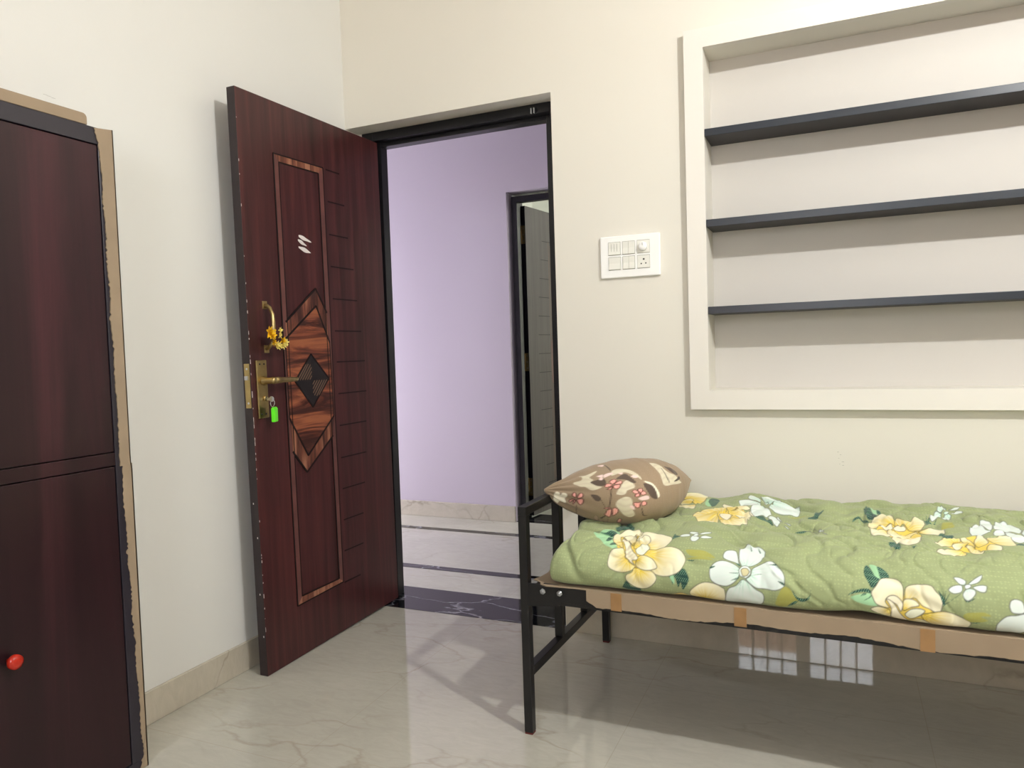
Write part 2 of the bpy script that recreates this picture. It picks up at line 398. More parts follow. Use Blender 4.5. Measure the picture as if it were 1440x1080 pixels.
# three smears of white
mb = MB()
for (y0, z0), (y1, z1), w in (((-.484, 1.566), (-.412, 1.550), .013), ((-.489, 1.550), (-.440, 1.533), .012), ((-.487, 1.524), (-.418, 1.509), .014)):
    n = 10; top, bot = [], []
    for i in range(n+1):
        t = i/n; w2 = w/2*math.sin(math.pi*min(1, .12+t*.88))**.6*(1+.25*math.sin(7*t+z0*40))
        y, z = y0+(y1-y0)*t, z0+(z1-z0)*t; top.append((y, z+w2)); bot.append((y, z-w2))
    face_poly(mb, top+bot[::-1], .0001, .0012, M['smear'])
o = mb.build('paint_smear', leaf); o['label'] = 'three short white smears'
# scuffs along the free edge
mb = MB(); rs = random.Random(7)
for k in range(34):
    z = rs.uniform(.1, 1.98); h = rs.uniform(.002, .010)*(1+2*(rs.random() < .2)); y, z2 = -.838, z
    mb.box((-.0012, y-.0008, z2), (.0005, y+rs.uniform(.0004, .0016), z2+h), M['smear'])
for (z, x) in ((.50, -.012), (.30, -.016), (.62, -.022), (.15, -.010)): mb.box((x, -.8406, z), (x+.003, -.8398, z+.006), M['smear'])
o = mb.build('edge_scuff', leaf); o['label'] = 'pale chips along the free edge'
# lock plate, lever, latch plate, pull handle
def fl(x, y, z): q = dl(y, z); return (x, q[0], q[1])
mb = MB(); y0, z0 = dl(-.7395, .905); y1, z1 = dl(-.692, 1.108); mb.box((0, y0, z0), (.007, y1, z1), M['brass'])
lock = mb.build('lock_plate', door, bevel=.0025); lock['label'] = 'tall antique brass lock plate'
mb = MB()
for (yy, zz) in ((-.726, 1.094), (-.705, 1.094), (-.726, .920), (-.705, .920)): mb.lathe([(.0035, 0), (.003, .0012), (.001, .0018)], fl(.0068, yy, zz), (1, 0, 0), M['iron'], 10)
mb.lathe([(.010, 0), (.010, .004), (.0085, .006)], fl(.0065, -.707, .974), (1, 0, 0), M['brass'], 20); mb.box(fl(.0122, -.7085, .967), fl(.0131, -.7055, .980), M['hole'])
mb.build('keyhole', lock)
mb = MB(); mb.lathe([(.016, 0), (.016, .006), (.013, .010), (.011, .020), (.0115, .045), (.012, .052), (.008, .056)], fl(.0065, -.712, 1.036), (1, 0, 0), M['brass'], 24)
pts = [fl(.050, -.712, 1.036), fl(.052, -.690, 1.0365), fl(.051, -.66, 1.036), fl(.049, -.62, 1.0355), fl(.047, -.585, 1.035)]
mb.tube(pts, [.011, .0105, .0085, .0080, .0072], M['brass'], 14, flat=1.15)
o = mb.build('lever_handle', door); o['label'] = 'brass lever pointing towards the hinges'
mb = MB(); mb.box((-.0265, -.8418, .955), (-.0035, -.8395, 1.108), M['brass'])
mb.box((-.022, -.848, 1.052), (-.008, -.8415, 1.066), M['steel']); mb.lathe([(.0045, 0), (.003, .0015)], (-.015, -.8415, 1.090), (0, -1, 0), M['steel'], 10); mb.lathe([(.0045, 0), (.003, .0015)], (-.015, -.8415, .972), (0, -1, 0), M['steel'], 10)
o = mb.build('latch_plate', door, bevel=.0008); o['label'] = 'narrow brass latch plate on the edge of the door'
mb = MB(); P = [fl(.004, -.683, 1.297), fl(.012, -.683, 1.296), fl(.026, -.684, 1.288), fl(.038, -.686, 1.266), fl(.041, -.687, 1.24), fl(.041, -.688, 1.20), fl(.038, -.689, 1.174), fl(.026, -.688, 1.158), fl(.012, -.685, 1.150), fl(.004, -.685, 1.149)]
mb.tube(P, [.009, .0075, .0068, .0068, .0072, .0072, .0068, .0068, .0075, .009], M['brass'], 12)
for zz in (1.300, 1.146): mb.box(fl(0, -.694, zz-.014), fl(.004, -.672, zz+.014), M['brass'])
pull = mb.build('pull_handle', door, bevel=.001); pull['label'] = 'brass pull handle above the lock'
# hinges on the hinge edge
for zz in (.25, 1.05, 1.83):
    mb = MB(); mb.tube([(-.038, .003, zz), (-.038, .003, zz+.10)], .005, M['brass'], 10); mb.box((-.034, -.0005, zz), (-.004, .0012, zz+.10), M['brass'])
    mb.build('hinge', door)

# bunch of dried yellow flowers tied to the pull handle
gar = empty('flower_garland', (.162, -.685, 1.185))
tag(gar, 'scraggy yellow dried flowers tied round the brass pull handle', 'flowers')
rs = random.Random(11)
mb = MB(); mb.tube([(.002, .012, .004), (-.016, .018, 0), (-.020, -.006, -.002), (-.004, -.018, 0), (.014, -.006, .002), (.010, .010, .003)], .0022, M['stem'], 6)
for (a, b) in (((-.002, .012, -.002), (.004, .020, -.026)), ((-.002, -.012, -.004), (.006, -.026, -.022)), ((.004, .012, 0), (.006, .044, -.020)), ((.006, -.010, 0), (.008, -.034, .012))):
    mb.tube([a, ((a[0]+b[0])/2+.003, (a[1]+b[1])/2, (a[2]+b[2])/2-.003), b], .0012, M['stem'], 5)
mb.build('flower_string', gar)
for i, (dy, dz, s, pale) in enumerate(((-.036, .018, .019, 0), (-.028, .004, .014, 0), (-.018, -.014, .012, 0), (-.006, -.026, .013, 1), (.010, -.030, .014, 1), (.026, -.026, .013, 1), (.040, -.018, .013, 1), (.022, -.010, .012, 0), (.018, .010, .010, 1), (.016, .026, .008, 1))):
    mb = MB(); c = Vector((.010+rs.uniform(-.004, .006), dy, dz)); mt = M['flowerpale'] if pale else M['flower']
    for ring, (nn, tilt, ln) in enumerate(((7, .35, 1.0), (6, .8, .8), (4, 1.2, .6))):
        for k in range(nn):
            a = 2*math.pi*(k+rs.random()*.6)/nn; d = Vector((math.sin(tilt), math.cos(a)*math.cos(tilt), math.sin(a)*math.cos(tilt)))
            sd = d.cross(Vector((1, .1, .2))).normalized()*s*.30; tip = c+d*s*ln*rs.uniform(.95, 1.45)+Vector((rs.uniform(-.002, .002),)*3); mid = c+d*s*ln*.55
            mb.add([c, mid+sd, tip+sd*.4, tip-sd*.4, mid-sd, mid+d.cross(sd).normalized()*s*.10], [(0, 1, 5), (0, 5, 4), (1, 2, 5), (2, 3, 5), (3, 4, 5)], mt, True)
    mb.build('flower_head', gar)
# key with lime green tag in the lock
key = empty('key_with_tag', (.137, -.7085, .9715))
tag(key, 'key in the brass lock with a lime green plastic tag', 'key')
mb = MB(); mb.box((-.002, -.0012, -.004), (.012, .0012, .004), M['steel']); mb.lathe([(.010, -.0012), (.010, .0012)], (.021, 0, 0), (0, 1, 0), M['steel'], 20)
mb.build('key_bow', key, bevel=.0006)
mb = MB(); mb.tube([(.024+.009*math.cos(a), .0015*math.sin(a), -.014+.012*math.sin(a)) for a in np.linspace(0, 2*math.pi, 18)], .0011, M['steel'], 6); mb.build('key_ring', key)
mb = MB(); mb.prism([(.018, -.078), (.020, -.080), (.030, -.080), (.032, -.078), (.032, -.034), (.028, -.028), (.022, -.028), (.018, -.034)], 'y', -.0135, .0135, M['green'])
tg = mb.build('key_tag', key, bevel=.0025); tg['label'] = 'lime green plastic tag'
tg.rotation_euler = (0, 0, math.radians(20))

# ------------------------------------------------------------------ far door, ajar into the far room
d2 = empty('door_2', (.0605, 1.800, 0), (0, 0, math.radians(-8)))
struct(d2, 'grey brown door opening into the far room beyond the passage', 'door')
mb = MB(); mb.box((0, 0, .012), (.034, .82, 2.056), M['farwood'])
lf = mb.build('door_leaf', d2, bevel=.0012); lf.data.materials.append(M['frame'])
for p in lf.data.polygons:
    if abs(p.normal.y) > .9: p.material_index = 1
mb = MB(); G2 = M['groove']
for i in range(14):
    z = .198+i*.127; e = 1-((i-6.5)/6.5)**2
    mb.box((.0335, .215-.085*e, z-.002), (.0346, .296, z+.002), G2)
mb.build('routed_lines', d2)
mb = MB()
for a, b in (((.302, .20), (.302, 1.85)), ((.322, .22), (.322, 1.83)), ((.60, .20), (.60, 1.85))): mb.box((.0335, a[0]-.002, a[1]), (.0348, a[0]+.002, b[1]), M['diamondline'])
for z in (.20, 1.85): mb.box((.0335, .30, z-.002), (.0348, .60, z+.002), G2)
mb.prism([(.31, 1.17), (.45, 1.31), (.59, 1.17), (.59, .89), (.45, .75), (.31, .89)], 'x', .0335, .0346, M['bordervert'])
mb.build('panel_border', d2)
for zz in (.145, .975, 1.81):
    mb = MB(); mb.box((.006, -.0018, zz), (.028, .0006, zz+.118), M['brass']); mb.tube([(.003, -.004, zz), (.003, -.004, zz+.118)], .0045, M['brass'], 10)
    for q in (.02, .06, .10): mb.lathe([(.003, 0), (.002, .001)], (.018, -.0018, zz+q), (0, -1, 0), M['steel'], 8)
    mb.build('hinge', d2)

# ------------------------------------------------------------------ shelves in the niche
for zt, lab in ((1.8665, 'uppermost of the three dark shelf boards in the wall niche'), (1.5515, 'middle of the three dark shelf boards in the wall niche'), (1.2455, 'lowest of the three dark shelf boards in the wall niche')):
    mb = MB(); mb.box((1.539, -.029, zt-.026), (2.959, .119, zt), M['shelf'])
    o = mb.build('shelf_board', bevel=.0015)
    o.data.materials.append(M['shelf_under'])
    for p in o.data.polygons:
        if p.normal.z < -.9: p.material_index = 1
    tag(o, lab, 'shelf', 'dark shelf boards in the niche')

# ------------------------------------------------------------------ switchboard
sw = empty('switchboard', (1.1435, 0, 1.3715))
tag(sw, 'white wall switch plate with six modules between doorway and niche', 'switchboard')
mb = MB(); mb.box((0, -.012, 0), (.2265, 0, .155), M['plastic']); mb.build('plate', sw, bevel=.004, seg=3)
CX = (.0555, .1095, .165); RZ = (.1085, .0535); HW = .0225
def module_base(cx, cz):
    mb = MB(); mb.box((cx-HW-.0012, -.0126, cz-HW-.0022), (cx+HW+.0012, -.0118, cz+HW+.0022), M['gap']); return mb
def rocker(cx, cz, n, ribs):
    mb = module_base(cx, cz); r = mb.build('switch_module', sw)
    w = 2*HW/n
    for i in range(n):
        m2 = MB(); x0 = cx-HW+i*w+.0006; x1 = x0+w-.0012
        m2.prism([(-.0120, cz-HW), (-.0165, cz-HW), (-.0140, cz), (-.0152, cz+HW), (-.0120, cz+HW)], 'x', x0, x1, M['plastic2'])
        if ribs:
            for q in range(3): m2.box((x0+(x1-x0)*(q+1)/4-.0006, -.0158, cz-HW*.5), (x0+(x1-x0)*(q+1)/4+.0006, -.0135, cz+HW*.8), M['gap'])
        m2.build('rocker', r, bevel=.0005)
rocker(CX[0], RZ[0], 1, True); rocker(CX[1], RZ[0], 2, False); rocker(CX[0], RZ[1], 1, False); rocker(CX[1], RZ[1], 2, False)
mb = module_base(CX[2], RZ[0]); mb.box((CX[2]-HW, -.0145, RZ[0]-HW), (CX[2]+HW, -.012, RZ[0]+HW), M['plastic2']); r = mb.build('regulator_module', sw)
mb = MB(); mb.lathe([(.0165, 0), (.0160, .010), (.0145, .013), (.006, .0135)], (CX[2], -.0144, RZ[0]), (0, -1, 0), M['plastic'], 28); mb.box((CX[2]-.001, -.0284, RZ[0]+.002), (CX[2]+.001, -.0278, RZ[0]+.013), M['gap'])
o = mb.build('regulator_knob', r); o['label'] = 'round white fan regulator knob'
mb = module_base(CX[2], RZ[1]); mb.box((CX[2]-HW, -.0145, RZ[1]-HW), (CX[2]+HW, -.012, RZ[1]+HW), M['plastic2'])
for (dx, dz, rr) in ((.001, .0085, .0035), (-.0085, -.0075, .0026), (.0085, -.0065, .0026)): mb.lathe([(rr, 0), (rr, .0006)], (CX[2]+dx, -.0144, RZ[1]+dz), (0, -1, 0), M['hole'], 14)
o = mb.build('socket_module', sw); o['label'] = 'socket with three round pin holes'

# ------------------------------------------------------------------ cabinet
CY1, CY0, CXF = -1.316, -2.04, .2        # far end, near end, front face
cab = empty('cabinet', (.106, -1.68, 0))
tag(cab, 'tall wine brown wooden cabinet against the left wall', 'cabinet')
def cab_part(mb, name, parent, **k):
    o = mb.build(name, parent, **k)
    return o
OC = Vector((.106, -1.68, 0))
def cb(mb, lo, hi, mat): mb.box(tuple(a-b for a, b in zip(lo, OC)), tuple(a-b for a, b in zip(hi, OC)), mat)
mb = MB()
cb(mb, (.014, CY0, 0), (CXF-.018, CY1, 1.727), M['cabedge'])
for lo, hi in (((CXF-.018, CY0, 1.684), (CXF, CY1, 1.727)), ((CXF-.018, CY0, 0), (CXF, CY1, .026)), ((CXF-.018, CY1-.040, .026), (CXF, CY1, 1.684)), ((CXF-.018, CY0, .026), (CXF, CY0+.040, 1.684))): cb(mb, lo, hi, M['cabedge'])
cb(mb, (CXF-.018, CY0+.040, .842), (CXF-.001, CY1-.040, .876), M['cabwood'])
cab_part(mb, 'cabinet_body', cab, bevel=.0015)
for (y0, y1) in ((-1.7055, CY1-.043), (CY0+.043, -1.7085)):
    for (z0, z1) in ((.029, .839), (.879, 1.681)):
        mb = MB(); cb(mb, (CXF-.018, y0, z0), (CXF-.0005, y1, z1), M['cabwood'])
        dr = cab_part(mb, 'cabinet_door', cab, bevel=.0018)
        if z0 < .5: kz, ky = .435, (y0+.047 if y1 > -1.5 else y1-.047)
        else: kz, ky = 1.45, (y0+.047 if y1 > -1.5 else y1-.047)
        mb = MB(); mb.lathe([(.006, 0), (.006, .010), (.014, .014), (.0175, .021), (.0165, .029), (.009, .033), (.003, .0325)], (CXF-.001-OC.x, ky-OC.y, kz), (1, 0, 0), M['red'], 24)
        kn = mb.build('knob', dr); kn['label'] = 'round glossy red knob'

# cardboard left on the cabinet's top and far corner
wrap = empty('cardboard_wrapping', (.2, -1.315, 1.727))
tag(wrap, 'torn brown cardboard packing on the top and corner of the cabinet', 'cardboard')
mb = MB(); rs = random.Random(3)
W0 = Vector((.2, -1.315, 1.727))
def wp(mb, poly, x0, x1, mat): mb.prism([(y-W0.y, z-W0.z) for y, z in poly], 'x', x0-W0.x, x1-W0.x, mat)
top = [(-2.06, 1.728), (-1.381, 1.728)]+[(-1.381+.0-.012+.012*math.cos(a), 1.745+.012*math.sin(a)) for a in np.linspace(0, math.pi/2, 6)]+[(-2.06, 1.757)]
wp(mb, top, .03, .1985, M['card'])
mb.build('top_sheet', wrap, bevel=.002)
def torn(zs, ys, amp):
    out = []
    n = int((zs[0]-zs[-1])/.006)
    for i in range(n+1):
        z = zs[0]+(zs[-1]-zs[0])*i/n
        out.append((float(np.interp(-z, [-q for q in zs], ys))+rs.gauss(0, amp)+.0015*math.sin(z*40), z))
    return out
e1 = torn([1.724, 1.69, 1.60, 1.45, 1.2, 1.0, .90, .838], [-1.366, -1.356, -1.351, -1.349, -1.347, -1.344, -1.343, -1.346], .0012)
mb = MB(); wp(mb, [(-1.3125, 1.731)]+e1+[(-1.3125, .838)], .2004, .2034, M['card'])
mb.box((.016-W0.x, -1.3155-W0.y, .838-W0.z), (.2034-W0.x, -1.3125-W0.y, 1.731-W0.z), M['card'])
mb.build('upper_corner_sheet', wrap)
e2 = torn([.842, .70, .45, .25, .12, .045, .012], [-1.340, -1.338, -1.332, -1.328, -1.325, -1.321, -1.332], .0016)
mb = MB(); wp(mb, [(-1.3085, .842)]+e2+[(-1.336, .001), (-1.3085, .001)], .2004, .2024, M['card'])
mb.box((.016-W0.x, -1.3122-W0.y, .001-W0.z), (.2024-W0.x, -1.3085-W0.y, .837-W0.z), M['card'])
mb.build('lower_corner_sheet', wrap)

# ---- cloth shapes: each is a grid of points over its own surface coordinates (metres) ----
BED_O = np.array([1.114, -0.7927, 0.0]); BED_A = math.radians(-1.35)
def bed_to_world(P):
    c, s = math.cos(BED_A), math.sin(BED_A)
    P = np.asarray(P, float)
    return np.stack([c*P[..., 0]-s*P[..., 1], s*P[..., 0]+c*P[..., 1], P[..., 2]], -1) + BED_O
def smooth_noise(x, y, seed, cells):
    # sum of a few random cosine waves: soft lumps, the same at every run
    r = np.random.RandomState(seed); o = 0*x
    for k in range(14):
        a = r.uniform(0, 2*math.pi); f = cells*r.uniform(.5, 1.6); p = r.uniform(0, 6.28)
        o = o+np.cos(f*(x*math.cos(a)+y*math.sin(a))+p)
    return o/14
MAT_Z, MAT_H = 0.4505, 0.155
MAT_PROFILE = [(.03, 0), (.004, .004), (-.012, .018), (-.017, .035), (-.014, .058), (-.004, .078), (.016, .096), (.05, .112), (.10, .122),
               (.18, .130), (.30, .134), (.42, .136), (.54, .136), (.62, .135), (.67, .132), (.705, .122), (.722, .104), (.728, .08), (.726, .05), (.715, .02), (.69, 0)]
MAT_X0, MAT_X1 = .100, 1.80
def mattress_grid(ns, nt):
    pr = np.array(MAT_PROFILE)
    d = np.r_[0, np.cumsum(np.hypot(*np.diff(pr, axis=0).T))]
    T = np.linspace(0, d[-1], nt)
    # smooth the profile by averaging the linear interpolation
    py = sum(np.interp(np.clip(T+o, 0, d[-1]), d, pr[:, 0]) for o in np.linspace(-.02, .02, 9))/9
    pz = sum(np.interp(np.clip(T+o, 0, d[-1]), d, pr[:, 1]) for o in np.linspace(-.02, .02, 9))/9
    S = np.linspace(0, MAT_X1-MAT_X0, ns)
    s, t = np.meshgrid(S, T, indexing='ij')
    R = .05
    a = np.clip(1-np.minimum(s, (MAT_X1-MAT_X0)-s)/R, 0, 1)
    ins = R*(1-np.sqrt(1-a**2))                       # rounding at the two ends
    ins = ins*.75
    Y = np.broadcast_to(py, s.shape); Z = np.broadcast_to(pz, s.shape)
    yc = .36
    up = np.clip(Z/.136, 0, 1)
    Y2 = yc+(Y-yc)*(1-ins/.37*(.3+.7*up))
    Z2 = Z*(1-ins/.136*.62)
    # the end leans outward at the bottom
    X = MAT_X0+s+.018*up**2*np.clip(1-s/.12, 0, 1)**2+.010*np.clip(1-s/.05, 0, 1)*np.cos(t*23+1)
    top = np.clip((Z-.07)/.06, 0, 1)
    n1 = smooth_noise(s*1.0, t, 3, 16); n2 = smooth_noise(s, t, 8, 42); n3 = smooth_noise(s, t*.6, 5, 110)
    Z2 = Z2*1.15+top*(.014*n1+.017*n2+.003*n3)
    fr = np.clip(1-np.abs(t-.12)/.13, 0, 1)
    Y2 = Y2-fr*(.014*n1+.016*n2+.003*n3)
    # tufted dips and soft folds
    for (fx, ft, rad, dep) in ((.36, .42, .07, .016), (.62, .40, .09, .020), (.95, .45, .10, .018), (.50, .26, .06, .016), (1.02, .30, .07, .018), (.70, .18, .05, .014), (1.30, .40, .1, .016), (1.5, .25, .1, .014), (.78, .56, .08, .016), (.20, .20, .05, .012)):
        q = np.exp(-((s-fx)**2+(t-ft)**2)/(rad*rad*.6))
        Z2 = Z2-dep*q*top; Y2 = Y2+.8*dep*q*fr
    # random soft valleys where two bulges of stuffing meet
    for sd, fr0, amp, wd in ((41, 24, .015, .10), (47, 40, .009, .08), (53, 70, .005, .09)):
        nn = smooth_noise(s+.02*n2, t+.02*n1, sd, fr0); gate = np.clip(smooth_noise(s, t, sd+1, 12)*3+.55, 0, 1)
        va = np.exp(-(nn/wd)**2)*gate
        Z2 = Z2-amp*va*top; Y2 = Y2+amp*.8*va*fr
    # thin creases, each a narrow ridge with a dip beside it
    for pts, amp in (([(.52, .23), (.66, .24), (.80, .285), (.92, .26), (1.04, .20)], .004), ([(.30, .62), (.45, .55), (.50, .42), (.48, .34)], .004), ([(.80, .46), (.80, .60), (.81, .72)], .0035), ([(.47, .30), (.53, .22), (.60, .12), (.70, .05)], .003), ([(1.02, .34), (1.12, .26), (1.14, .14)], .004), ([(.22, .24), (.26, .16), (.20, .10)], .006), ([(.95, .36), (1.05, .40), (1.2, .40)], .004)):
        for (p0, p1) in zip(pts[:-1], pts[1:]):
            dx, dy = p1[0]-p0[0], p1[1]-p0[1]; L2 = dx*dx+dy*dy
            k = np.clip(((s-p0[0])*dx+(t-p0[1])*dy)/L2, 0, 1)
            e = ((s-p0[0]-k*dx)*dy-(t-p0[1]-k*dy)*dx)/math.sqrt(L2)
            dd = np.hypot(s-p0[0]-k*dx, t-p0[1]-k*dy)
            w = np.exp(-(dd/.012)**2)*np.sin(np.clip(e/.012, -1, 1)*math.pi/1.0)*amp
            Z2 = Z2+w*top; Y2 = Y2-w*fr
    # wavy lower hem at the front
    hem = np.clip(1-t/.09, 0, 1)
    Z2 = Z2+hem*(.010*np.clip(smooth_noise(s, 0*s, 21, 20), 0, 1)+.004*smooth_noise(s, 0*s, 22, 60))
    Z2 = Z2+hem*.016*np.exp(-((s-.79)/.06)**2)
    return s, t, np.stack([X, Y2, Z2+MAT_Z], -1)
PIL_A = np.array([1.124, -.605, .678]); PIL_B = np.array([1.512, -.275, .669])
def pillow_grid(ns, nt):
    A, B = PIL_A, PIL_B
    L = np.linalg.norm(B-A)
    U = (1-np.cos(np.linspace(0, math.pi, ns)))/2; F = np.linspace(-math.pi, math.pi, nt, endpoint=True)
    u, f = np.meshgrid(U, F, indexing='ij')
    ax = (B-A)/L; pn = np.cross(ax, [0, 0, 1]); pn /= np.linalg.norm(pn)      # pn points to the front
    e = np.clip(4*u*(1-u), 0, 1)
    K = [0, .02, .06, .12, .2, .3, .42, .55, .68, .8, .9, .96, 1]
    up = np.interp(u, K, [.005, .012, .024, .038, .062, .080, .092, .096, .090, .067, .035, .014, .002])
    dn = np.interp(u, K, [.004, .016, .036, .058, .079, .094, .099, .095, .078, .050, .022, .008, .002])
    w = np.interp(u, K, [.004, .010, .028, .056, .095, .130, .150, .150, .130, .090, .044, .014, .002])
    for _ in range(max(2, ns//40)):
        for q in (up, dn, w): q[1:-1] = (q[:-2]+2*q[1:-1]+q[2:])/4
    c, s = np.cos(f), np.sin(f)
    sc = np.sign(c)*np.abs(c)**.9; ss = np.sign(s)*np.abs(s)**.95
    n1 = smooth_noise(u*L, f*.13, 31, 22); n2 = smooth_noise(u*L*3.0, f*.1, 33, 60)
    tip = np.exp(-(u/.13)**2)+np.exp(-((1-u)/.07)**2)
    rr = 1+.04*n1+.13*tip*np.sin(11*f+2)*np.clip(u*20, 0, 1)*np.clip((1-u)*20, 0, 1)+.02*n2
    zc = A[2]+(B[2]-A[2])*u
    P = A+(B-A)*u[..., None]+pn*(w*sc*rr)[..., None]
    P[..., 2] = zc+np.where(ss > 0, up, dn)*ss*rr
    P = P+pn*(.095*e)[..., None]
    return u*L, f*(.3*w+.7*np.sqrt((w*w+up*up)/2)+.012), P

